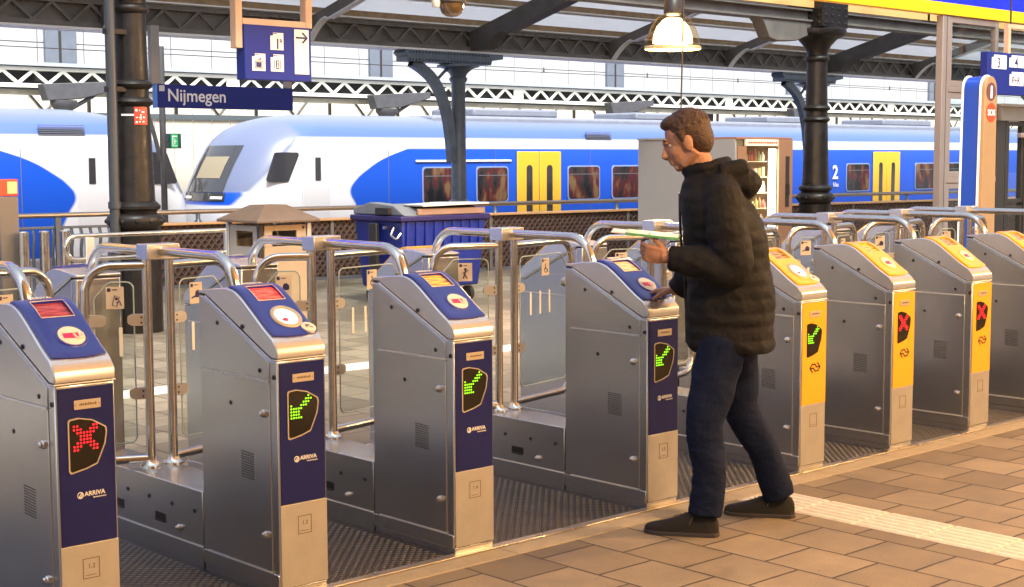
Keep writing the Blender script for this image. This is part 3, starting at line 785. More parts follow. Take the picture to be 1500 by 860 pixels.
def m_picto(kind):
    mb = MB(); y0, y1 = -.0074, -.0064
    mb.box(-.031, -.017, y0, y1, .026, .041)
    mb.box(-.012, .010, y0, y1, .032, .036)
    if kind == 'wheel':
        mb.tube([(.004 + .014*math.cos(a), -.007, -.016 + .014*math.sin(a)) for a in [R_(100 + 26*k) for k in range(11)]], .0022, 6)
        mb.tube([(.0, -.007, .006), (.001, -.007, -.012), (.014, -.007, -.012), (.021, -.007, -.026)], .003, 6); mb.disc((0, -.007, .012), .0048, 'y', .001, 10)
    elif kind == 'bag':
        mb.prism(round_poly([(-.006, -.020), (.024, -.020), (.026, .0), (.014, .012), (.002, .010), (-.004, .0)], .006), 'y', y0, y1); mb.prism([(-.026, -.024), (-.004, -.018), (-.004, -.010), (-.026, -.018)], 'y', y0, y1)
    elif kind == 'person':
        mb.disc((.0, -.007, .014), .007, 'y', .001, 10); mb.tube([(.0, -.007, .006), (-.004, -.007, -.014), (-.012, -.007, -.032)], .0035, 6); mb.tube([(-.003, -.007, -.012), (.010, -.007, -.032)], .003, 6); mb.tube([(-.014, -.007, -.006), (.0, -.007, .0), (.014, -.007, .010)], .0025, 6)
    else:
        mb.tube([(-.012, -.007, -.030), (.006, -.007, -.036), (.018, -.007, .002), (.0, -.007, .010), (-.012, -.007, -.030)], .0017, 6)
        mb.tube([(.006, -.007, -.020), (.018, -.007, -.014), (.026, -.007, -.034)], .0022, 6); mb.disc((.006, -.007, -.004), .006, 'y', .001, 10)
    return mb.mesh('pictogram', NAVYI)
def make_unit(i, label, wideL, wideR):
    x = LINES[i]; t = thing('gate_barrier', label, 'barrier', (x, 4.98, 0), 0, 'glass flap barriers between front and rear gates')
    put('plinth_box', cached('plinth', m_plinth), t, bevel=.004); put('plinth_skirt', cached('plinthkick', m_plinthkick), t, bevel=.002)
    put('edge_trim', cached('plinthtrim', lambda: MB().box(-HW - .0045, -HW + .001, 0, .985, .0885, .0915).mesh('edge_trim', TRIM)), t)
    bolt = cached('bolt', None)
    for py in (.06, .235, .42, .60, .80): put('bolt', bolt, t, (-HW - .001, py, .225 if py != .06 else .225))
    put('lock_knob', cached('knob', None), t, (-HW - .0, .18, .135))
    slot = cached('slot', lambda: MB().box(-HW - .0015, -HW + .001, -.042, .042, -.017, .017).mesh('pull_slot', HOLE))
    for py in (.33, .68): 
        s_ = put('pull_slot', slot, t, (0, py, .155)); put('slot_lip', cached('sliplip', lambda: MB().box(-HW - .004, -HW - .001, -.036, .042, -.021, -.013).mesh('slot_lip', BOLT)), s_)
    PY = 5.55 - 4.98
    fl = cached('flange', lambda: MB().lathe([(.0, 0), (.046, 0), (.046, .006), (.032, .016), (.024, .03), (0, .03)], n=24, cap=False).mesh('post_flange', PIPE))
    ps = cached('post', lambda: MB().cyl((0, 0, .31), (0, 0, 1.19), .0195, None, 18).mesh('post', PIPE))
    for dx in (-.010, .096):
        put('post', ps, t, (dx, PY, 0)); put('post_flange', fl, t, (dx, PY, .312))
    put('header_block', cached('header', lambda: MB().box(-.03, .122, -.048, .048, 1.186, 1.252).mesh('header_block', CAPST)), t, (0, PY, 0), bevel=.004)
    put('upper_rail', cached('railF', lambda: MB().tube(arc_path([(.040, -.046, 1.222), (.030, -.60, 1.222), (.030, -.635, 1.06)], .15, 10), .0205, 16).mesh('upper_rail', PIPE)), t, (0, PY, 0))
    put('upper_rail', cached('railR', lambda: MB().tube(arc_path([(.010, .046, 1.222), (.004, .50, 1.222), (.004, .53, 1.06)], .15, 10), .0205, 16).mesh('upper_rail', PIPE)), t, (0, PY, 0))
    hinge = cached('hinge', lambda: MB().cyl((0, 0, 1.165), (0, 0, 1.188), .011, None, 14).mesh('hinge_pin', KNOB))
    clamp = cached('clamp', m_clamp); cbolt = cached('cbolt', m_clampbolt)
    for side, dx, ang, L, wide in ((-1, -.010, 180 - 27, .34 if wideL else .25, wideL), (1, .096, 13, .55 if wideR else .36, wideR)):
        key = ('flap', L)
        f = put('flap', cached(key, lambda: m_flap(L)), t, (dx, PY, 0), (0, 0, R_(ang)))
        put('glass_pane', cached(('pane', L), lambda: m_pane(L)), f)
        put('glass_edge', cached(('pedge', L), lambda: m_paneedge(L)), f)
        for z in (.935, .625):
            c = put('clamp', clamp, f, (0, 0, z)); 
            put('clamp_bolts', cbolt, f, (0, 0, z))
            c2 = put('clamp', clamp, f, (L, 0, z), (0, 0, PI)) if z > .9 else None
        flip = PI if side < 0 else 0.      # pictures face the concourse
        kind = 'wheel' if (wideR and side > 0) else ('person' if wideL and side < 0 else ('card' if (i == 1 and side < 0) else 'bag'))
        sx = .52*L if side < 0 else (.40*L if not wide else .52*L)
        st = put('sticker', cached('decal', lambda: m_decal(0)), f, (sx, 0, 1.03), (0, 0, flip))
        put('pictogram', cached(('picto', kind), lambda: m_picto(kind)), f, (sx, 0, 1.03), (0, 0, flip))
        for b in ([sx - .02] if not (wide and side > 0) else [sx - .14, sx - .05, sx + .04]):
            put('white_mark', cached('wmark', lambda: MB().prism(round_poly([(-.0075, -.062), (.0075, -.062), (.0075, .062), (-.0075, .062)], .007), 'y', -.0062, -.0045).mesh('white_mark', WHITE)), f, (b, 0, .845), (0, 0, flip))
    return t
UN = ['steel barrier with bent rails at the left photo edge behind the red cross gate',
      'steel barrier behind the gate with large ringed reader, card picture on its glass flap',
      'steel barrier behind the gate with orange screen, in front of the peaked litter bin',
      'steel barrier with wheelchair sticker on a wide glass flap, behind the gate the man touches',
      'steel barrier with bent rails mostly hidden behind the walking man',
      'steel barrier whose rails rise left of the right black column, below the vending machine',
      'steel barrier with bent rails directly in front of the right black column base',
      'steel barrier with bent rails left of the tall information pillar foot',
      'steel barrier with bent rails at the far right edge, right of the pillar foot']
for i in range(9): make_unit(i, UN[i], i in (3, 4), i in (2, 3))

# ------------------------------------------------------------------ cast iron columns
def column_front(x, y, label, top=3.30):
    t = thing('iron_column', label, 'column', (x, y, 0), 0, 'black iron columns near the gates')
    base = MB().lathe([(.235, 0), (.235, .55), (.225, .93), (.23, .95)], n=28); part('base', base, IRON, t)
    pr = [(.21, .95), (.235, .975), (.26, 1.01), (.262, 1.06), (.245, 1.09), (.20, 1.11), (.205, 1.13), (.235, 1.15), (.238, 1.175), (.215, 1.20), (.192, 1.22)]
    part('collar', MB().lathe(pr, n=28), IRON, t)
    b = MB()
    for k in range(12):
        a = 2*PI*k/12 + .1; b.ell((.258*math.cos(a), .258*math.sin(a), 1.035), (.022, .022, .022), 8, 6)
    part('collar_studs', b, IRON, t)
    part('shaft', MB().lathe([(.190, 1.2), (.172, 1.7), (.160, 2.1), (.158, 2.11)], n=24), IRON, t)
    part('ring', MB().lathe([(.16, 2.095), (.182, 2.11), (.196, 2.135), (.182, 2.16), (.16, 2.175)], n=24), IRON, t)
    part('shaft', MB().lathe([(.156, 2.17), (.156, 2.26)], n=24), IRON, t)
    part('ring', MB().lathe([(.158, 2.25), (.180, 2.265), (.195, 2.295), (.180, 2.32), (.158, 2.335)], n=24), IRON, t)
    part('shaft', MB().lathe([(.155, 2.33), (.146, 2.66), (.146, 2.72), (.142, 2.95)], n=24), IRON, t)
    part('ring', MB().lathe([(.145, 2.94), (.168, 2.96), (.176, 2.985), (.168, 3.01), (.145, 3.03)], n=24), IRON, t)
    part('capital', MB().lathe([(.145, 3.02), (.15, 3.08), (.19, 3.16), (.27, 3.25), (.34, 3.28), (.38, 3.30), (.40, 3.34), (.40, 3.38), (.36, 3.40)], n=28), IRON, t)
    m = MB(); m.box(-.30, .30, -.30, .30, 3.40, 4.95); part('box_pier', m, IRON, t, bevel=.01)
    rv = MB()
    for sx in (-.24, -.08, .08, .24):
        for k in range(14):
            rv.ell((sx, -.303, 3.46 + k*.10), (.02, .014, .02), 6, 4); rv.ell((-.303, sx, 3.46 + k*.10), (.014, .02, .02), 6, 4)
    part('rivets', rv, IRON, t)
    return t
c1 = column_front(6.745, 12.5, 'thick black iron column with a red notice, left of the blue station name board')
c3 = column_front(17.385, 12.5, 'thick black iron column with flared capital, at the right beside the vending machine')
# notice wrapped on the first column, and a white tape mark
def curved_patch(cx, cy, r, a0, a1, z0, z1, th=.003, n=8):
    mb = MB(); v = []; f = []
    for k in range(n + 1):
        a = a0 + (a1 - a0)*k/n
        for rr, z in ((r, z0), (r, z1), (r + th, z1), (r + th, z0)): v.append((cx + rr*math.cos(a), cy + rr*math.sin(a), z))
    for k in range(n):
        for q in range(4): q2 = (q+1) % 4; f.append((4*k+q, 4*k+q2, 4*k+4+q2, 4*k+4+q))
    f += [(0, 1, 2, 3), (4*n+3, 4*n+2, 4*n+1, 4*n)]
    return mb.add(v, f)
va = math.atan2(-12.5, -6.745)          # bearing from the column back to the concourse
nt = part('wall_notice', curved_patch(0, 0, .172, va + .10, va + .86, 1.925, 2.085), REDL, None, (6.745, 12.5, 0))
tag(nt, 'small red notice with white marks stuck on the left black column', 'notice')
mk = MB()
def on_cyl(a, z, w, h): mk.M = Matrix.Translation((0, 0, 0)); mk.add(*_patch(a, z, w, h)); mk.M = None
def _patch(a, z, w, h):
    r = .1765; v = []
    for aa in (a, a + w): v += [(r*math.cos(aa), r*math.sin(aa), z), (r*math.cos(aa), r*math.sin(aa), z + h)]
    return v, [(0, 2, 3, 1)]
for a, z, w, h in ((.16, 2.045, .10, .022), (.36, 2.05, .05, .01), (.50, 2.035, .16, .012), (.18, 1.985, .28, .008), (.42, 1.97, .05, .05), (.56, 1.985, .14, .012), (.16, 1.94, .10, .014), (.34, 1.945, .30, .012)): on_cyl(va + a, z, w, h)
part('notice_marks', mk, WHITE, nt)
tp = part('tape_strip', curved_patch(0, 0, .1665, va - .62, va + .09, 2.005, 2.022, .002), WHITE, None, (6.745, 12.5, 0)); tag(tp, 'narrow white tape strip round the left black column', 'tape')
dp = thing('downpipe', 'dark grey round downpipe standing close to the left black column', 'pipe', (6.50, 12.42, 0))
part('pipe', MB().cyl((0, 0, 0), (0, 0, 4.5), .048, None, 16), mat('downpipe_grey', (.05, .055, .065), .4, .2), dp)
part('pipe_collar', MB().cyl((0, 0, 1.16), (0, 0, 1.22), .06, None, 16), MATS['downpipe_grey'], dp)
for z in (2.22, 2.74): part('bracket', MB().box(-.05, .16, -.03, .05, z, z + .05), IRON, dp, bevel=.004)

# row-1 girder above the columns with a wooden panelled gable over it
g1 = thing('crossbeam', 'long dark riveted beam over the right black column, below warm wooden panels', 'beam', (14, 12.5, 0))
part('beam_web', MB().box(-26, 18, -.05, .05, 3.50, 3.62), GIRD, g1)
part('beam_flange', MB().box(-26, 18, -.13, .13, 3.475, 3.50), GIRD, g1); part('beam_flange', MB().box(-26, 18, -.13, .13, 3.62, 3.645), GIRD, g1)
wp = thing('wood_panelling', 'orange-lit wooden panels above the dark riveted beam at top right', 'panelling', (14, 12.38, 0))
for k in range(18):
    x0 = -27.2 + k*2.55
    if abs(14 + x0 - 17.385) < .2: x0 += .1
    part('panel', MB().box(x0 + .012, x0 + 2.535, -.03, .03, 3.66, 4.9), WOOD, wp, bevel=.004)
# bracket arm of column 3
br = MB(); br.prism([(-.28, 3.42), (-.32, 3.30), (-.62, 3.20), (-1.05, 3.18), (-1.22, 3.22), (-1.35, 3.42), (-1.45, 3.49), (-.28, 3.49)], 'y', -.10, .10); part('bracket_arm', br, GIRD, c3, bevel=.008)

# ------------------------------------------------------------------ platform canopy: lattice girder, rafters, purlins and roof boards
cp = thing('platform_canopy', 'pale platform roof on curved rafters with grey lattice edge girder', 'canopy', (0, 21, 0))
X0, X1 = -16., 66.
gm = MB(); gm.box(X0, X1, -.06, .06, 3.595, 3.68); part('girder_chord', gm, GIRD, cp)
gm = MB(); gm.box(X0, X1, -.06, .06, 3.95, 4.02); part('girder_chord', gm, GIRD, cp)
gm = MB(); n = int((X1 - X0) / .31)
for k in range(n):
    xa = X0 + k*.31; xb = xa + .31; za, zb = (3.68, 3.95) if k % 2 else (3.95, 3.68)
    dx, dz = xb - xa, zb - za; l = math.hypot(dx, dz); ux, uz = -dz/l*.022, dx/l*.022
    gm.prism([(xa+ux, za+uz), (xb+ux, zb+uz), (xb-ux, zb-uz), (xa-ux, za-uz)], 'y', -.05 - .004*(k % 2), -.02 - .004*(k % 2))
part('girder_lattice', gm, GIRD, cp)
part('girder_backing', MB().box(X0, X1, .06, .10, 3.6, 4.03), GIRDBK, cp)
part('gutter_edge', MB().box(X0, X1, -.16, .30, 3.560, 3.592), EDGEW, cp)
rv = MB()
for k in range(int((X1-X0)/.62)): rv.ell((X0 + .3 + k*.62, -.065, 3.985), (.02, .02, .02), 6, 4)
part('girder_rivets', rv, GIRD, cp)
def roof_z(y): return 4.06 + .27*(-y)          # y relative to the girder, negative towards the concourse
rs = MB(); rs.prism([(.35, roof_z(.35) + .10), (-8.6, roof_z(-8.6) + .10), (-8.6, roof_z(-8.6) + .16), (.35, roof_z(.35) + .16)], 'x', X0, X1); part('roof_boards', rs, ROOF, cp)
for k in range(9):
    y = -.06 - k*1.02; p_ = MB(); z = roof_z(y); p_.prism([(y - .05, z + .0), (y + .05, z - .025), (y + .05, z + .075), (y - .05, z + .10)], 'x', X0, X1); part('purlin', p_, TIMB, cp)
    p_ = MB(); p_.prism([(y - .055, z - .004), (y + .055, z - .030), (y + .055, z - .052), (y - .055, z - .026)], 'x', X0, X1); part('purlin_edge', p_, EDGEW, cp) if k in (0, 1, 2, 4) else None
RX = [18.34 + 3.73*k for k in range(-9, 13)]
for i, x in enumerate(RX):
    big = (i - 9) % 3 == 0; w = .13 if big else .07; dpt = .34 if big else .20
    # straight rafter with a curved knee down to the girder foot
    top = [(-8.4, roof_z(-8.4) - .115), (-.2, roof_z(-.2) - .115)]
    low = [(.0, 3.62), (-.14 if not big else -.5, 3.62)] + [(-.14 - .10*k - (.36 if big else 0), 3.62 + (.30 if not big else .26)*(1 - (1 - k/6)**2) + .012*k) for k in range(1, 7)]
    e = low[-1]; low.append((-8.4, roof_z(-8.4) - .115 - dpt))
    low[-2] = (e[0], min(e[1], roof_z(e[0]) - .115 - dpt))
    poly = [(.05, 3.62), (.05, roof_z(.05) - .115)] + top[::-1] + low[::-1][:-1]
    part('rafter', MB().prism(poly, 'x', x - w/2, x + w/2), GIRD if not big else mat('rafter_dark', (.070, .066, .064), .6, var=.25), cp)
    lo = low[1:]; f = MB()
    for a, b in zip(lo[:-1], lo[1:]): f.prism([(a[0], a[1]), (b[0], b[1]), (b[0], b[1] - .02), (a[0], a[1] - .02)], 'x', x - w, x + w)
    part('rafter_flange', f, EDGEW if not big else MATS['rafter_dark'], cp)
def column_back(x, label):
    t = thing('bracket_column', label, 'column', (x, 21, 0), 0, 'blue grey bracket columns under the canopy edge')
    part('shaft', MB().lathe([(.21, 0), (.21, .8), (.15, .85), (.138, 1.6), (.130, 3.0), (.165, 3.05), (.175, 3.09), (.14, 3.12)], n=22), IRONB, t)
    part('capital', MB().lathe([(.135, 3.10), (.17, 3.18), (.28, 3.27), (.40, 3.30), (.40, 3.335), (.36, 3.345)], n=22), IRONB, t)
    part('bolster', MB().prism([(-1.33, 3.35), (.68, 3.35), (.70, 3.43), (.98, 3.47), (.98, 3.555), (-1.36, 3.555), (-1.40, 3.50), (-1.33, 3.44)], 'y', -.17, .17), IRONB, t, bevel=.008)
    rv = MB()
    for k in range(26): rv.ell((-1.28 + k*.075, -.172, 3.385), (.017, .012, .017), 6, 4); rv.ell((-1.28 + k*.075, -.172, 3.515), (.017, .012, .017), 6, 4)
    part('bolster_rivets', rv, IRON, t)
    arc = [(-.16, 1.55), (-.20, 1.95), (-.27, 2.35), (-.40, 2.72), (-.62, 3.05), (-.90, 3.25), (-1.12, 3.35)]; pts = catmull(arc, 4); w = .085
    a = MB(); n = len(pts); out = []; inn = []
    for i, p in enumerate(pts):
        q = pts[min(i+1, n-1)]; r = pts[max(i-1, 0)]; d = Vector((q[0]-r[0], q[1]-r[1])).normalized(); nn = Vector((-d.y, d.x))
        out.append((p[0] + nn.x*w, p[1] + nn.y*w)); inn.append((p[0] - nn.x*w, p[1] - nn.y*w))
    v = []
    for y in (-.07, .07): v += [(p[0], y, p[1]) for p in out] + [(p[0], y, p[1]) for p in inn]
    f = []; m = 2*n
    for i in range(n-1): f += [(i, i+1, n+i+1, n+i), (m+i, m+n+i, m+n+i+1, m+i+1), (i, m+i, m+i+1, i+1), (n+i, n+i+1, m+n+i+1, m+n+i)]
    a.add(v, f); part('arched_bracket', a, IRONB, t)
    part('bracket_stay', MB().tube([(-.60, 0, 2.98), (-.22, 0, 3.30)], .03, 8), IRONB, t)
    return t
column_back(18.02, 'blue grey column with arched bracket in front of the right train windows')
column_back(29.05, 'blue grey column with arched bracket half hidden behind the right black column')
column_back(40.1, 'blue grey bracket column farthest right beyond the glass screen')

# ------------------------------------------------------------------ trains
SW = [(-.8, 3.4), (-.3, 3.15), (.3, 2.95), (.70, 2.75), (.97, 2.62), (1.2, 2.78), (1.37, 3.02), (1.6, 3.45), (1.86, 4.25), (2.2, 5.2)]
TLIV = train_mat(SW)
LEVELS = [(-.85, .50, 1.22), (-.60, .25, 1.36), (-.2, .08, 1.40), (.3, .0, 1.40), (.72, .0, 1.40), (.95, .06, 1.40), (1.2, .17, 1.40), (1.5, .33, 1.40), (1.85, .55, 1.39), (2.02, .70, 1.36), (2.2, .92, 1.28), (2.35, 1.22, 1.10), (2.45, 1.60, .82), (2.51, 2.1, .45)]
def nose_pt(z, th):
    for (a, b) in zip(LEVELS[:-1], LEVELS[1:]):
        if z <= b[0] + 1e-6: t = (z - a[0]) / (b[0] - a[0]); xf = a[1] + (b[1]-a[1])*t; w = a[2] + (b[2]-a[2])*t; break
    A = 1.05; ct, stt = math.cos(th), math.sin(th); e = .82
    return (xf + A*(1 - abs(ct)**e), w*(abs(stt)**e)*(1 if stt >= 0 else -1), z)
def m_train(L):
    mb = MB(); K = 14; v = []; rows = []
    for z, xf, w in LEVELS:
        row = [(L, -w, z)] + [(4 + (L-4)*k/3, -w, z) for k in (2, 1, 0)] + [nose_pt(z, -PI/2 + PI*k/(2*K)) for k in range(2*K + 1)] + [(4 + (L-4)*k/3, w, z) for k in (0, 1, 2)] + [(L, w, z)]
        rows.append(len(row)); v += row
    n = rows[0]; f = []
    for i in range(len(LEVELS) - 1):
        for k in range(n - 1): f.append((i*n+k, i*n+k+1, (i+1)*n+k+1, (i+1)*n+k))
    mb.add(v, f, True); t = (len(LEVELS)-1)*n
    mb.add(v[t:], [tuple(range(n))]); mb.add(v[:n], [tuple(range(n - 1, -1, -1))]); mb.add([v[i*n] for i in range(len(LEVELS))] + [v[i*n+n-1] for i in range(len(LEVELS))], [tuple(range(len(LEVELS))) + tuple(range(2*len(LEVELS)-1, len(LEVELS)-1, -1))])
    return mb.mesh('body_shell', TLIV)
def nose_patch(z0, z1, t0, t1, m, name, off=.012, nz=8, nt_=10):
    mb = MB(); v = []
    for i in range(nz + 1):
        for k in range(nt_ + 1):
            z = z0 + (z1-z0)*i/nz; th = t0 + (t1-t0)*k/nt_; p = Vector(nose_pt(z, th)); 
            c = Vector((p.x + 1.2, p.y*.2, z - .25)); d = (p - c).normalized(); v.append(p + d*off)
    f = []
    for i in range(nz):
        for k in range(nt_): a = i*(nt_+1)+k; f.append((a, a+1, a+nt_+2, a+nt_+1))
    return mb.add(v, f, True).mesh(name, m)
def make_train(x, rz, L, label, cfg, side):
    t = thing('train', label, 'train', (x, 25.4, 0), rz, 'coupled passenger trains')
    put('body_shell', m_train(L), t)
    Y = side * 1.404; yy = sorted((Y, Y + side*.02)); yo = sorted((Y + side*.018, Y + side*.034))
    ws = put('windscreen', nose_patch(.97, 1.88, -.40, .40, GLASSD, 'windscreen'), t)
    put('cab_glow', nose_patch(1.24, 1.66, -.24, .24, mat('cab_interior_glow', (.22, .19, .13), .5, emit=(1., .72, .36), estr=.035), 'cab_glow', .02), ws)  # glowing patch stands for the lit cab interior behind the windscreen
    put('light_bar', nose_patch(.80, .955, -.46, .46, GLASSD, 'light_bar', .014, 2, 10), t)
    put('headlamp', nose_patch(.84, .89, -.42, -.18, WHITE, 'headlamp', .022, 2, 4), t); put('headlamp', nose_patch(.84, .89, .18, .42, WHITE, 'headlamp', .022, 2, 4), t)
    part('coupler', MB().box(-.28, .6, -.18, .18, -.35, -.05), UNDER, t, bevel=.03)
    part('wheel_skirt', MB().box(1.2, 3.3, side*1.405 if side > 0 else -1.43, 1.43 if side > 0 else -1.405, -.86, -.42), UNDER, t)
    part('roof_unit', MB().box(5.2, L - 2, -.9, .9, 2.36, 2.54), mat('roof_grey', (.17, .19, .24), .6, var=.1), t, bevel=.06)
    for x0 in (6.5, 11.8, 17.0, 22.5): part('roof_equipment', MB().box(x0, x0 + 2.6, -.75, .75, 2.53, 2.72), MATS['roof_grey'], t, bevel=.05)
    for k in range(14): part('panel_seam', MB().box(3.6 + k*2.95 - .006, 3.6 + k*2.95 + .006, *sorted((side*1.398, side*1.4035)), -.8, 1.80), UNDER, t) if 3.6 + k*2.95 < L else None
    gl = MB()
    for k in range(6): gl.box(cfg['grille'], cfg['grille'] + .85, *sorted((side*1.335, side*1.375)), 2.035 + k*.032, 2.05 + k*.032)
    part('roof_grille', gl, UNDER, t)
    # cab side window and the narrow door window beside it
    cw = [(cfg['cab'] + .0, 1.17), (cfg['cab'] + .52, 1.17), (cfg['cab'] + .80, 1.74), (cfg['cab'] + .22, 1.74)]
    part('cab_window', MB().prism(round_poly(cw, .05), 'y', *sorted((side*1.385, side*1.412))), GLASSD, t)
    part('cab_door', MB().box(cfg['slit'] - .30, cfg['slit'] + .34, *yy, -.45, 1.80), mat('train_door_white', (.57, .58, .61), .35), t, bevel=.012)
    part('cab_door_window', MB().box(cfg['slit'], cfg['slit'] + .13, *yo, 1.19, 1.64), GLASSD, t, bevel=.01)
    for (a, b) in cfg['win']:
        part('window_rim', MB().prism(round_poly([(a - .03, .65), (b + .03, .65), (b + .03, 1.44), (a - .03, 1.44)], .09), 'y', *yy), mat('rim_white', (.22, .30, .55), .4), t)
        w = part('window', MB().prism(round_poly([(a, .68), (b, .68), (b, 1.41), (a, 1.41)], .08), 'y', *sorted((Y + side*.012, Y + side*.028))), GLASSW, t)
        part('window_bar', MB().box(a + .03, b - .03, *yo, 1.235, 1.25), UNDER, w)
    for (a, b) in cfg['door']:
        part('door_leaf', MB().box(a, (a+b)/2 - .01, *sorted((Y, Y + side*.03)), -.42, 1.76), TYEL, t, bevel=.02)
        part('door_leaf', MB().box((a+b)/2 + .01, b, *sorted((Y, Y + side*.03)), -.42, 1.76), TYEL, t, bevel=.02)
        for c in ((a*.73 + b*.27), (a*.27 + b*.73)):
            part('door_window', MB().prism(round_poly([(c - .09, .32), (c + .09, .32), (c + .09, 1.46), (c - .09, 1.46)], .085), 'y', *sorted((Y + side*.029, Y + side*.036))), GLASSD, t)
    for (a, b) in cfg.get('strip', []): part('door_lamp', MB().box(a, b, *sorted((Y, Y + side*.03)), 1.535, 1.58), WHITE, t, bevel=.01)
    return t
RT = make_train(15.1, 0, 46, 'blue and white train facing left, with yellow doors, right of the gap between trains',
  dict(cab=.62, slit=1.76, grille=9.4, win=[(4.50, 5.38), (6.0, 6.88), (8.78, 9.78), (10.24, 11.2), (12.6, 13.5), (14.1, 15.0), (17.9, 18.8), (19.72, 20.8), (23.2, 24.2), (24.9, 25.9)], door=[(7.17, 8.53), (15.5, 16.9), (21.0, 22.36), (27, 28.4)], strip=[(4.3, 7.0)]), -1)
put('class_numeral', text_mesh('2', .52, WHITE, .004, bold=.012), RT, (19.02, -1.432, 1.02), (PI/2, 0, 0))
put('class_lettering', text_mesh('klas', .17, WHITE, .004), RT, (19.06, -1.432, .80), (PI/2, 0, 0))
make_train(14.45, PI, 34, 'blue and white train facing right, at left behind the black column',
  dict(cab=.62, slit=2.25, grille=2.4, win=[(5.2, 6.1), (6.7, 7.6), (9.6, 10.5), (11.1, 12.0)], door=[(7.9, 9.25)]), 1)

# ------------------------------------------------------------------ far platform: second canopy with a cream truss, screen and tall facade
fc = thing('far_canopy', 'cream lattice truss canopy of the far platform above the train roofs', 'canopy', (0, 32, 0))
X0, X1 = -14., 96.
part('roof_edge', MB().box(X0, X1, -.22, 2.5, 3.72, 3.80), mat('roof_edge_grey', (.30, .33, .36), .6), fc)
part('truss_chord', MB().box(X0, X1, -.08, .08, 3.62, 3.70), TRUSSW, fc); part('truss_chord', MB().box(X0, X1, -.08, .08, 3.24, 3.33), TRUSSW, fc)
n = int((X1-X0)/.36); gm = MB()
for k in range(n):
    if k % 27 == 13: gm.box(X0 + k*.36, X0 + (k+1)*.36, -.07, -.03, 3.33, 3.62); continue
    xa = X0 + k*.36; xb = xa + .36; za, zb = (3.33, 3.62) if k % 2 else (3.62, 3.33); dx, dz = xb-xa, zb-za; l = math.hypot(dx, dz); ux, uz = -dz/l*.036, dx/l*.036
    gm.prism([(xa+ux, za+uz), (xb+ux, zb+uz), (xb-ux, zb-uz), (xa-ux, za-uz)], 'y', -.07 - .004*(k % 2), -.03 - .004*(k % 2))
part('truss_lattice', gm, TRUSSW, fc)
part('truss_shade_sheet', MB().box(X0, X1, .5, .56, 3.22, 3.71), mat('truss_shadow', (.07, .075, .08), .8), fc)  # dark sheet standing for the shade behind the open lattice
for k in range(20):
    x = X0 + 2 + k*5.4; part('soffit_beam', MB().box(x - .06, x + .06, .1, 2.4, 3.40, 3.715), BRK, fc)
part('soffit_batten', MB().box(X0, X1, .15, .30, 3.08, 3.20), mat('batten_ochre', (.40, .37, .28), .7, var=.2, vscale=3), fc)
for i, x in enumerate((6.1, 15.3, 24.5, 33.6, 42.8)):
    t = thing('canopy_support', 'dark wedge bracket column of the far canopy, ' + ('leftmost, beyond the frame edge', 'above the left train roof', 'left of the arched bracket column', 'just left of the walking man', 'right of the right black column')[i], 'column', (x, 31.5, 0), 0, 'wedge bracket columns of the far canopy')
    part('shaft', MB().lathe([(.2, 0), (.18, 2.7), (.24, 2.78), (.30, 2.86), (.30, 2.95)], n=16), BRK, t)
    part('wedge_arm', MB().prism([(-.45, 2.93), (.35, 2.98), (1.4, 3.25), (1.4, 3.42), (-.55, 3.30)], 'y', -.16, .16), BRK, t, bevel=.02)
    part('stay', MB().tube([(.15, 0, 2.75), (.75, 0, 3.08)], .05, 8), BRK, t)
sc = thing('platform_screen', 'cream panelled screen with black diagonal braces behind the far canopy', 'screen', (0, 36.6, 0))
pm = MB(); k = 0; x = -12.
while x < 94:
    pm.box(x + .015, x + .585, -.02, .02, .6 + .0, 3.7); x += .6
part('panels', pm, CREAMW, sc)
x = -12.
while x < 94:
    for (a, b) in ((x, x + .62), (x + 1.24, x + .62)): part('brace', MB().tube([(a, -.06, 3.55), (b, -.06, 2.86)], .028, 6), DARKF, sc)
    part('brace_post', MB().box(x + 1.82, x + 1.90, -.09, -.03, 2.8, 3.7), DARKF, sc); x += 2.6
part('base_rail', MB().box(-12, 94, -.10, -.03, 2.72, 2.86), mat('rail_slate', (.07, .09, .10), .6), sc)
part('base_boards', MB().box(-12, 94, -.02, .02, 0, .58), CREAMW, sc)
# dark cabin and posts glimpsed under the far canopy
for i, (x, w, lb) in enumerate(((36.2, 1.0, 'first'), (39.9, .8, 'second'), (46.0, 1.3, 'third'))):
    o = part('platform_pier', MB().box(x, x + w*.8, 33.5, 34.2, 0, 3.35), mat('pier_slate', (.07, .08, .11), .5), bevel=.02)
    tag(o, ['slate grey pier under the cream truss left of the walking man', 'slate grey pier under the cream truss behind the head of the man', 'wide slate grey pier under the cream truss right of the man'][i], 'pier', 'slate grey piers under the far canopy')
fd = thing('station_facade', 'tall pale panelled facade with grey pilasters beyond the far platform', 'building', (0, 42, 0))
part('wall', MB().box(-16, 120, 0, 3, 0, 9), JOINT, fd)
pm = MB(); x = -15.9; k = 0
while x < 119:
    for z in (.1, 2.6, 5.1, 7.0): pm.box(x, x + 1.45, -.03, .0, z, z + (2.47 if z < 5 else 1.87))
    x += 1.48
part('cladding_panels', pm, WHITEP, fd)
for k in range(9):
    x = 19.8 + (k - 3)*12.05
    p_ = part('pilaster', MB().box(x, x + 1.0, -.16, -.02, 0, 9), PILA, fd, bevel=.02)
    part('pilaster_groove', MB().box(x + .42, x + .50, -.175, -.155, 0, 9), DARKF, p_)
# overhead wires
ow = thing('overhead_wire', 'thin dark overhead wire with small droppers above the trains', 'wire', (0, 27.2, 0))
part('wire', MB().tube([(-12 + k*8, 0, 3.78 + .03*math.sin(k*1.3)) for k in range(11)], .010, 6), DARKF, ow)
for k in range(10): part('dropper', MB().lathe([(.01, .12), (.022, .03), (.035, 0), (.01, -.02)], (10.6 + k*3.9, 0, 3.79), 8), DARKF, ow)

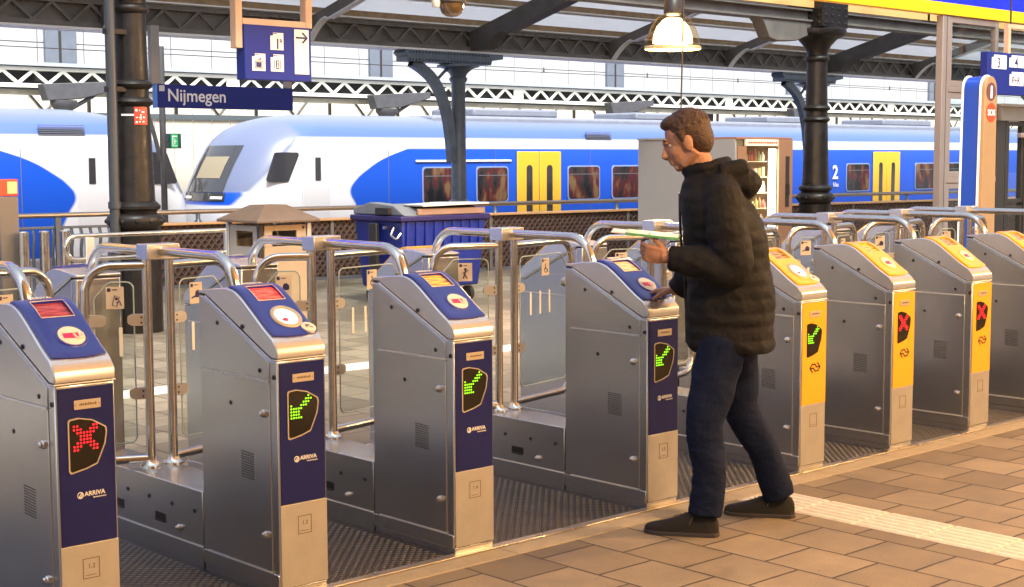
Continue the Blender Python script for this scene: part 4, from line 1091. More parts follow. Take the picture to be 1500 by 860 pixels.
# ------------------------------------------------------------------ railing line: handrail, woven parapet, barred fence
RA, RB = Vector((11.2, 16.1)), Vector((24.3, 14.7)); RU = (RB - RA).normalized(); RAZ = math.atan2(RU.y, RU.x)
def rail_s(x): return (x - RA.x) / RU.x
pr = thing('parapet', 'low brown woven parapet with timber coping in front of the trains', 'parapet', (RA.x, RA.y, 0), RAZ)
s0, s1 = rail_s(8.95), rail_s(40.)
k = 0; s = s0
while s < s1:
    part('woven_panel', MB().box(s + .02, min(s + 2.55, s1), -.04, .04, .05, .79), LATT, pr); part('parapet_post', MB().box(s - .03, s + .018, -.05, .05, 0, .79), MATS['girder_grey'], pr, bevel=.004); s += 2.6
part('coping', MB().box(s0 - .05, s1, -.08, .08, .792, .825), mat('coping_wood', (.42, .25, .12), .45, var=.1), pr, bevel=.006)
hr = thing('handrail', 'long bronze tube handrail on short stems above the woven parapet', 'handrail', (RA.x, RA.y, 0), RAZ)
part('rail_tube', MB().cyl((rail_s(6.0), 0, .955), (s1, 0, .955), .030, None, 14), RAILST, hr)
for k in range(15):
    xx = s0 + .7 + k*2.3; part('stem', MB().tube([(xx, 0, .826), (xx, 0, .86), (xx, 0, .93)], [.05, .028, .028], 10), BARM, hr)
bf = thing('bar_fence', 'dark fence of closely set upright bars at left below the handrail', 'fence', (RA.x, RA.y, 0), RAZ)
q = rail_s(5.4); e_ = rail_s(8.9); nb = 0
bars_ = MB()
while q < e_:
    bars_.tube([(q, 0, .06), (q, 0, .55), (q + .0, -.05, .70), (q, 0, .795)], .019, 6); q += .115
part('bars', bars_, BARM, bf)
part('top_rail', MB().box(rail_s(5.3), e_, -.03, .03, .795, .825), BARM, bf, bevel=.004); part('bottom_rail', MB().box(rail_s(5.3), e_, -.025, .025, .03, .06), BARM, bf)
for x in (5.4, 7.86): part('fence_post', MB().box(rail_s(x) - .035, rail_s(x) + .035, -.06, -.02, 0, .93), BARM, bf, bevel=.004)
lr = thing('loop_rail', 'steel tube loop rail with one upright left of the black column foot', 'rail', (5.27, 10.5, 0))
part('loop_tube', MB().tube(arc_path([(1.3, 0, 1.025), (-.19, 0, 1.025), (-.19, 0, .845), (1.3, 0, .845)], .085, 8), .018, 12), PIPE, lr)
part('upright', MB().box(-.035, .035, -.02, .02, 0, 1.012), STEEL_F, lr, bevel=.004); part('upright', MB().box(1.2, 1.27, -.02, .02, 0, 1.012), STEEL_F, lr, bevel=.004)
for i, x in enumerate((5.34, 5.52, 5.705)):
    o = thing('bollard', ['leftmost of three steel tube bollards by the red lamp post', 'middle of three steel tube bollards left of the black column', 'rightmost of three steel tube bollards left of the loop rail'][i], 'bollard', (x, 11.8, 0), 0, 'steel tube bollards at left')
    part('tube', MB().lathe([(.044, 0), (.044, 1.0), (.036, 1.008), (0, 1.008)], n=18, cap=False), PIPE, o); part('base_plate', MB().lathe([(.075, 0), (.075, .01), (.05, .015), (0, .015)], n=18, cap=False), STEEL_F, o)
vp = thing('signal_post', 'steel post with a square red and orange lamp at the left edge of the photo', 'post', (5.28, 11.95, 0))
part('post_body', MB().box(-.10, .065, -.06, .06, 0, 1.30), mat('post_bronze', (.20, .175, .155), .4, .5), vp, bevel=.006)
part('side_strip', MB().box(-.104, -.101, -.04, .04, .75, 1.28), SIGNB, vp)
lh = part('lamp_head', MB().box(-.102, .067, -.062, .062, 1.305, 1.445), LAMPR, vp, bevel=.008)
part('lamp_lens', MB().box(-.03, .055, -.067, -.0625, 1.325, 1.425), LAMPO, lh, bevel=.004)

# ------------------------------------------------------------------ litter bin with a peaked roof, wheeled container, vending machines
lb = thing('litter_bin', 'square litter bin with a warm-lit peaked roof behind the barrier at centre left', 'bin', (5.965, 9.2, 0))
W, D = .46, .46
part('back_wall_panel', MB().box(.03, W - .03, D - .03, D - .01, .1, 1.10), BINW, lb)
for (x0, y0) in ((0, 0), (W - .035, 0), (0, D - .035), (W - .035, D - .035)): part('corner_post', MB().box(x0, x0 + .035, y0, y0 + .035, 0, 1.13), DARKF if x0 == 0 and y0 == 0 else STEEL_F, lb, bevel=.003)
def frame_panel(axis):
    mb = MB()
    A = lambda a0, a1, z0, z1: mb.box(a0, a1, .004, .020, z0, z1) if axis == 'x' else mb.box(.004, .020, a0, a1, z0, z1)
    A(.045, W - .045, .10, .955); A(.045, W - .045, 1.075, 1.115); A(.045, .115 if axis == 'x' else .10, .955, 1.075); A(W - .13, W - .045, .955, 1.075); return mb
part('front_wall_panel', frame_panel('x'), mat('bin_panel_warm_lit', (.34, .235, .145), .5, var=.08), lb, bevel=.003); part('side_wall_panel', frame_panel('y'), BINW, lb, bevel=.003); part('side_wall_panel', MB().box(W - .02, W - .004, .045, D - .045, .1, 1.11), BINW, lb)  # tan front: warm light put into the panel colour
rf = MB(); a = .05; rf.add([(-a, -a, 1.135), (W+a, -a, 1.135), (W+a, D+a, 1.135), (-a, D+a, 1.135), (-a, -a, 1.155), (W+a, -a, 1.155), (W+a, D+a, 1.155), (-a, D+a, 1.155), (.13, .13, 1.262), (W-.13, .13, 1.262), (W-.13, D-.13, 1.262), (.13, D-.13, 1.262)],
  [(3,2,1,0),(0,1,5,4),(1,2,6,5),(2,3,7,6),(3,0,4,7),(4,5,9,8),(5,6,10,9),(6,7,11,10),(7,4,8,11),(8,9,10,11)]); part('peaked_roof', rf, BINR, lb, bevel=.004)
for q in range(3): part('panel_stud', MB().ell((-.001 + .004, .11 + q*.12, .83), (.008, .014, .014), 10, 6), KNOB, lb)
part('panel_stud', MB().ell((W - .07, .003, 1.095), (.012, .006, .012), 10, 6), DARKF, lb)
wc = thing('wheeled_container', 'large dark blue wheeled waste container with slightly open lid before the parapet', 'container', (9.91, 12.5, 0))
bd = MB(); t0 = [(.06, .05), (1.14, .05), (1.14, .80), (.06, .80)]; t1 = [(0, 0), (1.22, 0), (1.22, .86), (0, .86)]
bd.add([(*p, .18) for p in t0] + [(*p, .93) for p in t1], [(3,2,1,0),(4,5,6,7),(0,1,5,4),(1,2,6,5),(2,3,7,6),(3,0,4,7)]); part('tub', bd, BINB, wc, bevel=.02)
part('rim', MB().box(-.035, 1.255, -.035, .895, .925, .985), BINLID, wc, bevel=.012)
rb_ = MB()
for k in range(9): rb_.box(.06 + k*.13, .10 + k*.13, -.012, .02, .62, .92)
part('tub_ribs', rb_, BINB, wc)
ld = MB(); ld.prism([(-.02, .99), (.18, 1.10), (.60, 1.125), (.90, 1.05), (.90, .99)], 'x', .02, .16); ld.prism([(-.02, .99), (.18, 1.075), (.60, 1.10), (.90, 1.03), (.90, .99)], 'x', .16, 1.2); part('lid', ld, GREYLID, wc, bevel=.01)
part('lid_front', MB().box(.20, 1.18, -.03, -.0, .99, 1.06), mat('lid_brown', (.24, .15, .11), .6, var=.2), wc, bevel=.008)
part('lid_flap', MB().prism([(.25, 1.085), (1.22, 1.10), (1.20, 1.115), (.7, 1.12), (.24, 1.10)], 'y', -.06, .30), mat('lid_pale', (.55, .55, .55), .4), wc)
part('lid_vent', MB().box(-.04, -.0, .18, .42, 1.0, 1.07), DARKF, wc)
for (x, y) in ((.14, .14), (1.06, .14), (.14, .72), (1.06, .72)): part('caster', MB().cyl((x - .025, y, .085), (x + .025, y, .085), .085, None, 16), RUBBER, wc)
part('lift_pin', MB().tube([(-.11, .18, .86), (-.02, .18, .86)], .022, 8), KNOB, wc); part('grab_handle', MB().tube(arc_path([(-.03, .10, .86), (-.09, .08, .78), (-.09, -.02, .74), (-.03, -.02, .80)], .02), .012, 8), KNOB, wc)
part('pole_clip', MB().box(-.075, -.03, .36, .50, .40, .90), DARKF, wc, bevel=.01)

vm = thing('vending_machine', 'lit vending machine with shelves of snacks behind the walking man', 'vending machine', (14.98, 12.0, 0))
Wv, Dv = 1.18, .84
part('cabinet_side', MB().box(0, .03, .02, Dv, .06, 1.84), VENDG, vm, bevel=.004); part('cabinet_side', MB().box(Wv - .03, Wv, .02, Dv, .06, 1.84), VENDB, vm, bevel=.004)
part('cabinet_back', MB().box(.03, Wv - .03, Dv - .03, Dv, .06, 1.84), SHELF, vm); part('cabinet_top', MB().box(.0, Wv, .0, Dv, 1.8405, 1.87), VENDB, vm, bevel=.004); part('cabinet_base', MB().box(.03, Wv - .03, .02, Dv - .03, .06, .42), VENDB, vm)
part('control_panel', MB().box(.88, Wv - .0, -.012, .019, .06, 1.838), VENDB, vm, bevel=.005); part('coin_plate', MB().box(1.02, 1.10, -.02, -.0125, .95, 1.62), DARKF, vm, bevel=.003)
part('display_strip', MB().box(1.02, 1.10, -.026, -.0205, 1.10, 1.25), BLACKGL, vm)
part('header_sign', MB().box(.18, .86, -.016, .015, 1.755, 1.838), SIGNT, vm, bevel=.003)
hm = MB(); x = .22; random.seed(5)
while x < .82:
    w = random.uniform(.02, .045); hm.box(x, x + w, -.0175, -.0155, 1.785, 1.808); x += w + .012
part('header_marks', hm, SOSR, vm)
part('door_jamb', MB().box(.03, .20, -.01, .018, .06, 1.75), VENDB, vm, bevel=.004)
part('light_tube', MB().box(.74, .86, .02, .06, .45, 1.72), LIGHTT, vm, bevel=.01)
part('front_glass', MB().box(.20, .87, .0, .006, .43, 1.75), GLASS, vm)
pcol = [mat('snack_gold', (.50, .36, .12), .35), mat('snack_red', (.34, .09, .06), .4), mat('snack_white', (.60, .57, .48), .4), mat('snack_olive', (.26, .27, .12), .4), mat('snack_brown', (.24, .15, .08), .4)]
for k in range(6):
    z = .52 + k*.205; part('shelf', MB().box(.20, .73, .07, .60, z, z + .012), SHELF, vm)
    x = .23
    while x < .70:
        w = random.uniform(.045, .075); h = random.uniform(.10, .165)
        part('product', MB().lathe([(w*.42, 0), (w*.46, h*.1), (w*.45, h*.62), (w*.2, h*.8), (w*.2, h)], (x + w/2, .12, z + .013), 10) if k != 4 else MB().box(x, x + w*.9, .10, .16, z + .013, z + h), random.choice(pcol), vm); x += w + .012
vl = bpy.data.lights.new('vending_light', 'POINT'); vl.energy = 5; vl.color = (1, .88, .6); vl.shadow_soft_size = .05; vo = bpy.data.objects.new('vending_light', vl); COL.objects.link(vo); vo.parent = vm; vo.location = (.60, .06, 1.2)
v2 = thing('grey_cabinet', 'plain grey machine cabinet standing back to back with the lit vending machine', 'cabinet', (14.98, 12.86, 0))
part('casing', MB().box(0, 1.18, 0, .84, .07, 1.84), VENDG, v2, bevel=.008); part('cabinet_top', MB().box(-.01, 1.19, -.005, .85, 1.842, 1.87), VENDG, v2, bevel=.004); part('plinth', MB().box(.03, 1.15, .02, .80, 0, .068), DARKF, v2)

# ------------------------------------------------------------------ hanging signs
nj = thing('station_sign', 'long blue station name board reading Nijmegen hanging from the canopy', 'sign', (11.19, 20, 0))
part('board', MB().box(0, 2.42, -.06, .06, 2.385, 2.735), SIGNB, nj, bevel=.006)
part('corner_square', MB().box(.02, .11, -.064, -.0605, 2.63, 2.715), mat('sign_grey', (.45, .47, .55), .5), nj)
text('Nijmegen', .265, mat('sign_letter', (.60, .63, .72), .5), nj, (.155, -.062, 2.485), bold=.003)
part('edge_lamp', MB().box(-.03, -.004, -.055, .055, 2.38, 2.735), mat('sign_edge_blue', (.05, .2, .7), .4), nj)
part('hanger', MB().box(-.09, .05, -.05, .05, 2.736, 3.60), mat('hanger_grey', (.25, .24, .24), .5, .3), nj, bevel=.006); part('hanger', MB().box(2.3, 2.42, -.05, .05, 2.736, 3.60), MATS['hanger_grey'], nj, bevel=.006)

ps = thing('pictogram_sign', 'blue hanging sign with pale pictograms and right arrow in an orange-lit tube frame', 'sign', (6.365, 10, 0))
part('sign_box', MB().box(0, .632, -.02, .10, 2.228, 2.655), SIGNB, ps, bevel=.005)
for (x0, x1) in ((-.065, -.0), (.595, .66)): part('frame_post', MB().box(x0, x1, .0, .08, 2.47 if x0 < 0 else 2.656, 4.9), ORFR, ps, bevel=.006)
part('frame_bar', MB().box(.0005, .5945, .0, .08, 2.656, 2.706), ORFR, ps, bevel=.004)
part('arrow_tile', MB().box(.468, .606, -.0235, -.0205, 2.285, 2.640), SIGNT, ps)
def tile(x0, z0, sz=.122, zz=.135):
    mb = MB(); mb.prism([(x0, z0), (x0 + sz, z0), (x0 + sz, z0 + zz), (x0 + .026, z0 + zz), (x0 + .026, z0 + zz - .024), (x0, z0 + zz - .024)], 'y', -.0235, -.0205); return mb
part('picture_tile', tile(.240, 2.468), SIGNT, ps); part('picture_tile', tile(.067, 2.298), SIGNT, ps); part('picture_tile', tile(.240, 2.298), SIGNT, ps)
a_ = MB(); ribbon(a_, [(.485, 2.575), (.585, 2.575)], .014, -.0265, -.0236); ribbon(a_, [(.548, 2.612), (.588, 2.575), (.548, 2.538)], .014, -.0268, -.0236); part('arrow', a_, NAVYI, ps)
text('1', .115, NAVYI, ps, (.278, -.0245, 2.478), bold=.002); text('a', .055, NAVYI, ps, (.325, -.0245, 2.53), bold=.001)
tk = MB()
for (x0, x1, z0, z1) in ((.092, .168, 2.318, 2.322), (.092, .168, 2.372, 2.376), (.092, .096, 2.318, 2.376), (.164, .168, 2.318, 2.376), (.104, .152, 2.327, 2.366), (.112, .150, 2.386, 2.389)): tk.box(x0, x1, -.0262, -.0236, z0, z1)
tk.prism([(.128, 2.392), (.146, 2.384), (.146, 2.400)], 'y', -.0262, -.0236); part('ticket_picture', tk, NAVYI, ps)
lf = MB()
for (x0, x1, z0, z1) in ((.272, .276, 2.318, 2.390), (.328, .332, 2.318, 2.390), (.288, .318, 2.320, 2.386)): lf.box(x0, x1, -.0262, -.0236, z0, z1)
for z in (2.312, 2.396): lf.prism([(.297, z - .003), (.309, z - .003), (.303, z + (.006 if z > 2.35 else -.009))], 'y', -.0262, -.0236)
part('lift_picture', lf, NAVYI, ps); lp = MB(); lp.disc((.303, -.027, 2.372), .007, 'y', .001, 10); lp.tube([(.303, -.027, 2.364), (.301, -.027, 2.345), (.297, -.027, 2.326)], .004, 6); lp.tube([(.301, -.027, 2.345), (.309, -.027, 2.327)], .003, 6); part('lift_figure', lp, SIGNT, ps)
sm = MB()
for (x0, z0) in ((.268, 2.593), (.095, 2.421), (.268, 2.421)):
    for q in range(3): sm.box(x0 + q*.012, x0 + q*.012 + .009, -.0262, -.0236, z0, z0 + .006)
part('small_marks', sm, NAVYI, ps)

rs_ = thing('platform_sign', 'blue hanging sign with white squares 3 4 and P+R at the right edge', 'sign', (16.12, 9.2, 0))
part('sign_box', MB().box(0, 1.6, -.05, .05, 2.347, 2.845), SIGNB, rs_, bevel=.006)
def tl(x0, z0, w, h): return MB().prism([(x0, z0), (x0 + w, z0), (x0 + w, z0 + h), (x0 + .05, z0 + h), (x0 + .05, z0 + h - .03), (x0, z0 + h - .03)], 'y', -.0545, -.0505)
WT = mat('tile_white', (.74, .72, .76), .5)
part('picture_tile', tl(.09, 2.650, .34, .165), WT, rs_); part('picture_tile', tl(.50, 2.680, .34, .165 - .02), WT, rs_); part('picture_tile', tl(.515, 2.462, .335, .165), WT, rs_)
text('3', .17, NAVYI, rs_, (.205, -.056, 2.664), bold=.001); text('4', .17, NAVYI, rs_, (.62, -.056, 2.684), bold=.001); text('P+R', .115, NAVYI, rs_, (.565, -.056, 2.488), bold=.001)
part('hanger', MB().box(.50, .56, -.03, .03, 2.846, 3.15), ORFR, rs_); part('hanger', MB().box(1.3, 1.36, -.03, .03, 2.846, 3.15), ORFR, rs_); part('hanger', MB().box(.50, 1.36, -.025, .025, 3.15, 3.20), ORFR, rs_)
for x in (.6, 1.2): part('hanger', MB().cyl((x, 0, 3.2), (x, 0, 4.95), .012), DARKF, rs_)

ex = thing('exit_sign', 'small green exit sign box beside a dark post between the trains', 'sign', (13.12, 23.0, 0))
part('sign_box', MB().box(0, .21, -.02, .22, 1.80, 2.06), mat('exit_case', (.02, .07, .07), .5), ex, bevel=.006); part('sign_face', MB().box(.008, .14, -.026, -.021, 1.815, 2.045), EXITG, ex)
em = MB(); em.box(.03, .045, -.030, -.0265, 1.84, 2.02); em.box(.045, .12, -.030, -.0265, 2.0, 2.02); em.box(.07, .082, -.030, -.0265, 1.87, 1.97); em.box(.082, .11, -.030, -.0265, 1.92, 1.935); em.box(.045, .12, -.030, -.0265, 1.84, 1.852); part('exit_picture', em, WHITE, ex)
part('post', MB().cyl((-.08, .1, 0), (-.08, .1, 3.56), .055, None, 12), BRK, ex); part('arm', MB().box(-.08, .0, .08, .12, 1.9, 1.95), BRK, ex)
part('arch_stay', MB().tube(catmull([(-.62, 2.75), (-.40, 2.45), (-.25, 2.05), (-.14, 1.6)], 4) and [(p[0], .1, p[1]) for p in catmull([(-.62, 2.75), (-.40, 2.45), (-.25, 2.05), (-.14, 1.6)], 4)], .04, 8), BRK, ex)

# ------------------------------------------------------------------ information pillar
ip = thing('info_pillar', 'tall tan and blue information pillar with round i and red SOS discs', 'pillar', (14.866, 8.5, 0))
def pil_outline(w, h0, tpr):
    hw = w/2; pts = [(-hw, 0), (hw, 0)]; zt = h0 - hw*tpr
    for k in range(13): a = PI*k/12; pts.append((hw*tpr*math.cos(a), zt + hw*tpr*math.sin(a)*1.15))
    return pts
cx = .16
o = pil_outline(.32, 2.47, .80); part('front_board', MB().prism([(cx + p[0], p[1]) for p in o], 'y', -.02, .022), BEIGEP, ip, bevel=.006)
o2 = pil_outline(.335, 2.485, .80); part('white_edge', MB().prism([(cx + p[0], p[1]) for p in o2], 'y', .023, .05), WHITE, ip, bevel=.004)
part('blue_body', MB().prism([(cx + p[0]*.99, p[1]) for p in o], 'y', .051, .24), PILB, ip, bevel=.006); part('white_edge', MB().prism([(cx + p[0], p[1]) for p in o2], 'y', .241, .265), WHITE, ip, bevel=.004)
i_ = part('info_disc', MB().disc((cx, -.022, 2.32), .10, 'y', .004, 28), IBROWN, ip); text('i', .18, WHITE, i_, (cx, -.0255, 2.258), align='CENTER', bold=.012)
s_ = part('emergency_disc', MB().disc((cx + .01, -.022, 2.09), .105, 'y', .004, 28), SOSR, ip); text('SOS', .092, WHITE, s_, (cx + .01, -.0255, 2.058), align='CENTER', bold=.003)

# ------------------------------------------------------------------ glazed screen at the right
gs = thing('glass_screen', 'tall glazed screen with pinkish metal frames behind the information pillar', 'screen', (15.52, 9.5, 0))
part('main_post', MB().box(.105, .255, -.045, .045, 0, 3.262), ALUP, gs, bevel=.006); part('post_groove', MB().box(.19, .198, -.0475, -.0455, 0, 3.262), DARKF, gs)
def window_frame(x0, x1, z0, z1, m=ALUP, w=.07):
    mb = MB(); mb.box(x0, x0 + w, -.035, .035, z0, z1); mb.box(x1 - w, x1, -.035, .035, z0, z1); mb.box(x0 + w, x1 - w, -.034, .034, z0, z0 + w); mb.box(x0 + w, x1 - w, -.034, .034, z1 - w, z1)
    f = part('window_frame', mb, m, gs, bevel=.004); part('pane', MB().box(x0 + w - .01, x1 - w + .01, -.004, .004, z0 + w - .01, z1 - w + .01), GLASS, f)
window_frame(.258, 1.40, 2.44, 3.26); window_frame(.258, 1.40, 1.36, 2.37); window_frame(.258, 1.40, .05, 1.29)
part('transom', MB().box(.258, 1.40, -.045, .045, 2.372, 2.438), ALUP, gs, bevel=.004); part('transom', MB().box(.258, 1.40, -.045, .045, 1.292, 1.358), ALUP, gs, bevel=.004)
part('header_panel', MB().box(1.46, 6.0, -.08, .08, 2.05, 2.22), GREYP, gs, bevel=.006); part('header_band', MB().box(1.46, 6.0, -.09, .09, 2.225, 2.26), mat('band_grey', (.45, .45, .45), .4, .5), gs)
for x in (1.405, 1.62, 2.10, 2.72, 3.4): part('door_post', MB().box(x, x + .055 if x > 1.5 else x + .20, -.05, .05, 0, 2.05), DARKF, gs, bevel=.004)
for (x0, x1) in ((1.68, 2.10), (2.16, 2.72), (2.78, 3.4)):
    window_frame(x0, x1, .05, .98, DARKF, .05); window_frame(x0, x1, 1.02, 2.04, DARKF, .05)
part('door_closer', MB().box(1.86, 2.12, -.13, -.06, 1.84, 1.90), ALUP, gs, bevel=.01); part('top_glass', MB().box(1.46, 6.0, -.004, .004, 2.262, 3.26), GLASS, gs)

# ------------------------------------------------------------------ hall: fascia, ceiling with added glazing, back wall, pendant lamps
fa = thing('fascia_sign', 'blue fascia board with a yellow lower band at the top right', 'fascia', (0, 9.5, 0))
part('yellow_band', MB().box(-8, 34, -.06, .06, 3.270, 3.408), FASCY, fa, bevel=.004)
for k in range(14): part('blue_board', MB().box(-8 + k*3 - 1.11*0 + .004, -8 + (k+1)*3 - .004, -.05, .05, 3.410, 4.4), FASCB, fa, bevel=.002)
hl = thing('station_hall', 'plain warm ceiling of the station hall with added glazing over the gates', 'hall', (0, 0, 0))
part('ceiling', MB().box(-16, 40, -14, 3.9, 4.95, 5.2), CEIL, hl)
for k in range(29): part('added_glazing_bar', MB().box(-16 + k*2 - .04, -16 + k*2 + .04, 3.9, 12.2, 4.98, 5.12), DARKF, hl)  # bars and roof glass are added to let daylight down onto the gates
part('added_roof_glazing', MB().box(-16, 40, 3.9, 12.2, 5.122, 5.13), GLASS, hl); part('wall', MB().box(-16, 40, -14.4, -14.0, 0, 4.95), mat('hall_wall', (.52, .43, .33), .8, var=.1, vscale=1), hl)
def pendant(x, y, z, label, power):
    t = thing('pendant_lamp', label, 'lamp', (x, y, z), 0, 'bell shaped pendant lamps of the hall')
    part('shade', MB().lathe([(.255, 0), (.262, .03), (.245, .10), (.21, .19), (.16, .27), (.11, .305)], n=28, cap=False), LAMPG, t)
    part('rim', MB().lathe([(.257, -.012), (.266, -.006), (.266, .012), (.257, .018)], n=28, cap=False), mat('lamp_rim', (.85, .66, .36), .3, .6), t)
    part('reflector', MB().lathe([(.185, .05), (.18, .12), (.15, .20), (.09, .265), (.06, .28)], n=24, cap=False), mat('lamp_reflector', (.9, .75, .5), .4, emit=(1, .74, .36), estr=2.2), t)
    part('bulb', MB().ell((0, 0, .115), (.075, .075, .09), 16, 10), BULB, t)
    part('gear_box', MB().lathe([(.06, .30), (.085, .32), (.085, .44), (.05, .48), (.02, .50)], n=18), DARKF, t)
    part('stem', MB().cyl((0, 0, .5), (0, 0, 4.95 - z), .016, None, 8), DARKF, t)
    l = bpy.data.lights.new('lamp_light', 'POINT'); l.energy = power; l.color = (1., .61, .29); l.shadow_soft_size = .12
    o = bpy.data.objects.new('lamp_light', l); COL.objects.link(o); o.parent = t; o.location = (0, 0, -.10)
    return t
LP = 215
pendant(10.53, 9.2, 2.62, 'lit bell shaped glass pendant lamp hanging above the head of the man', 150)
for (x, y, nm) in ((3.4, .6, 'over the concourse in front of the ringed reader gate'), (7.4, 1.2, 'over the concourse in front of the first yellow gate'), (11.4, 1.6, 'over the concourse in front of the last gate'), (5.4, -4.5, 'far back in the hall at left'), (11.0, -4.5, 'far back in the hall at right'), (15.8, 2.0, 'over the right end of the concourse')):
    pendant(x, y, 3.5, 'lit bell pendant lamp ' + nm, LP)
cd_ = thing('cable', 'thin dark cord hanging down beside the lit pendant lamp', 'cord', (10.45, 9.0, 0))
part('cord', MB().tube([(0, 0, 4.95), (-.0, 0, 3.2), (-.012, 0, 2.6), (-.03, 0, 1.95)], .008, 6), DARKF, cd_); part('weight', MB().lathe([(.0, 1.90), (.02, 1.92), (.02, 1.96), (.0, 1.98)], (-.03, 0, 0), 10, False), DARKF, cd_)
dc = thing('dome_camera', 'dark dome camera with orange glint hanging at the top centre', 'camera', (7.66, 9.0, 0))
part('dome', MB().lathe([(0, 2.715), (.045, 2.722), (.08, 2.745), (.10, 2.79), (.105, 2.82)], n=20, cap=False), mat('dome_tint', (.10, .05, .015), .08, spec=.9, coat=1), dc); part('housing', MB().lathe([(.105, 2.82), (.115, 2.83), (.115, 2.90), (.07, 2.95), (.03, 2.96)], n=20), DARKF, dc)
part('drop_tube', MB().cyl((0, 0, 2.95), (0, 0, 4.95), .025, None, 10), ORFR, dc); part('junction_box', MB().lathe([(0, 2.78), (.03, 2.785), (.035, 2.83), (.02, 2.86)], (-.16, 0, 0), 12), TANP, dc); part('side_arm', MB().tube([(-.16, 0, 2.86), (-.14, 0, 2.9), (-.05, 0, 2.9)], .012, 6), DARKF, dc)

# ------------------------------------------------------------------ the walking man
def fused(mb, name, m, voxel, smooth=4, fac=.5, parent=None):
    me = mb.mesh('raw', m); o = bpy.data.objects.new('raw', me); COL.objects.link(o)
    r = o.modifiers.new('r', 'REMESH'); r.mode = 'VOXEL'; r.voxel_size = voxel; r.use_smooth_shade = True
    if smooth: k = o.modifiers.new('s', 'SMOOTH'); k.iterations = smooth; k.factor = fac
    bpy.context.view_layer.update()
    out = bpy.data.meshes.new_from_object(o.evaluated_get(bpy.context.evaluated_depsgraph_get()))
    bpy.data.objects.remove(o); bpy.data.meshes.remove(me)
    out.name = name; out.materials.clear(); out.materials.append(m)
    out.polygons.foreach_set('use_smooth', [True]*len(out.polygons))
    return put(name, out, parent)
def wrinkle(o, amp, sc, st, zmax=9.):
    me = o.data; nrm = [v.normal.copy() for v in me.vertices]
    for v, n in zip(me.vertices, nrm):
        p = v.co; q = Vector((p.x*st[0] + .35*p.z, p.y*st[1] - .3*p.z, p.z*st[2]))*sc
        k = 1 - 2*abs(noise.noise(q))
        v.co = p + n*amp*(k - .5)*(1 if p.z < zmax else .45)
FW = Vector((-.60, .80, 0)).normalized(); LF = Vector((-FW.y, FW.x, 0)); UP = Vector((0, 0, 1))
def frame(origin, f, u):
    f = f.normalized(); l = u.cross(f).normalized(); u = f.cross(l)
    return Matrix(((f.x, l.x, u.x, origin[0]), (f.y, l.y, u.y, origin[1]), (f.z, l.z, u.z, origin[2]), (0, 0, 0, 1)))
HC = Vector((4.846, 4.150, 1.672)); HM = frame(HC, (FW + Vector((0, 0, -.34))), Vector((0, 0, 1)))
SHL, SHR = Vector((4.800, 3.905, 1.430)), Vector((5.050, 4.215, 1.430))
ELL, ELR = Vector((4.800, 3.860, 1.145)), Vector((5.125, 4.310, 1.125))
WRL, WRR = Vector((4.660, 4.070, 1.185)), Vector((5.095, 4.405, 1.005))
NECK = Vector((4.905, 4.090, 1.50))
HPL, HPR = Vector((4.880, 3.965, .82)), Vector((5.055, 4.065, .81))
KNL, KNR = Vector((4.800, 3.985, .455)), Vector((5.135, 4.045, .475))
ANL, ANR = Vector((4.775, 3.975, .095)), Vector((5.272, 3.962, .100))
def curve3(pts, n=6):
    out = []
    P = [Vector(p) for p in pts]
    for i in range(len(P) - 1):
        p0 = P[max(i-1, 0)]; p1 = P[i]; p2 = P[i+1]; p3 = P[min(i+2, len(P)-1)]
        for k in range(n):
            t = k/n; out.append(.5*((2*p1) + (-p0+p2)*t + (2*p0-5*p1+4*p2-p3)*t*t + (-p0+3*p1-3*p2+p3)*t**3))
    out.append(P[-1]); return out
def lerp_list(vals, n):
    out = []
    for i in range(len(vals)-1):
        for k in range(n): out.append(vals[i] + (vals[i+1]-vals[i])*k/n)
    out.append(vals[-1]); return out
man = thing('person', 'man in dark quilted jacket, navy trousers and black shoes walking up to the gates', 'person', (0, 0, 0))

# body: head with a face, neck, trunk, arms, hands with five fingers, legs - one fused surface
b = MB(); b.M = HM
b.ell((-.012, 0, .030), (.098, .078, .095), 24, 16)
b.ell((.030, 0, -.030), (.064, .060, .082), 20, 14)
b.tube([(.02, 0, -.07), (.060, 0, -.092)], [.052, .030], 14); b.ell((.066, 0, -.094), (.022, .026, .020), 12, 8)
for sy in (1, -1):
    b.ell((.045, sy*.036, -.030), (.036, .024, .030), 12, 8); b.ell((-.006, sy*.079, -.012), (.022, .009, .034), 12, 8); b.tube([(-.03, sy*.055, -.05), (.045, sy*.03, -.090)], [.026, .022], 10)
b.tube([(.082, .034, .026), (.093, 0, .022), (.082, -.034, .026)], .012, 8)
b.tube([(.090, 0, .012), (.104, 0, -.014), (.114, 0, -.034), (.102, 0, -.044)], [.008, .011, .014, .010], 10)
for sy in (1, -1): b.ell((.098, sy*.012, -.038), (.012, .009, .008), 8, 6)
b.tube([(.084, .022, -.062), (.096, 0, -.059), (.084, -.022, -.062)], .0075, 8); b.tube([(.083, .019, -.072), (.093, 0, -.073), (.083, -.019, -.072)], .0075, 8)
b.M = None
b.tube([HM @ Vector((-.02, 0, -.06)), NECK, NECK + Vector((.03, -.03, -.1))], [.055, .06, .075], 16)
PEL = (HPL + HPR) / 2
b.tube(curve3([PEL, PEL + Vector((-.0, .0, .2)), NECK + Vector((.06, -.05, -.22)), NECK + Vector((.02, -.02, -.05))], 4), lerp_list([.12, .115, .13, .08], 4), 18)
b.tube([SHL + Vector((0,0,-.03)), (SHL + SHR)/2 + Vector((0,0,-.02)), SHR + Vector((0,0,-.03))], [.045, .08, .045], 14)
for S, E, W in ((SHL, ELL, WRL), (SHR, ELR, WRR)):
    b.tube(curve3([S, E, W], 6), lerp_list([.05, .040, .028], 6), 14)
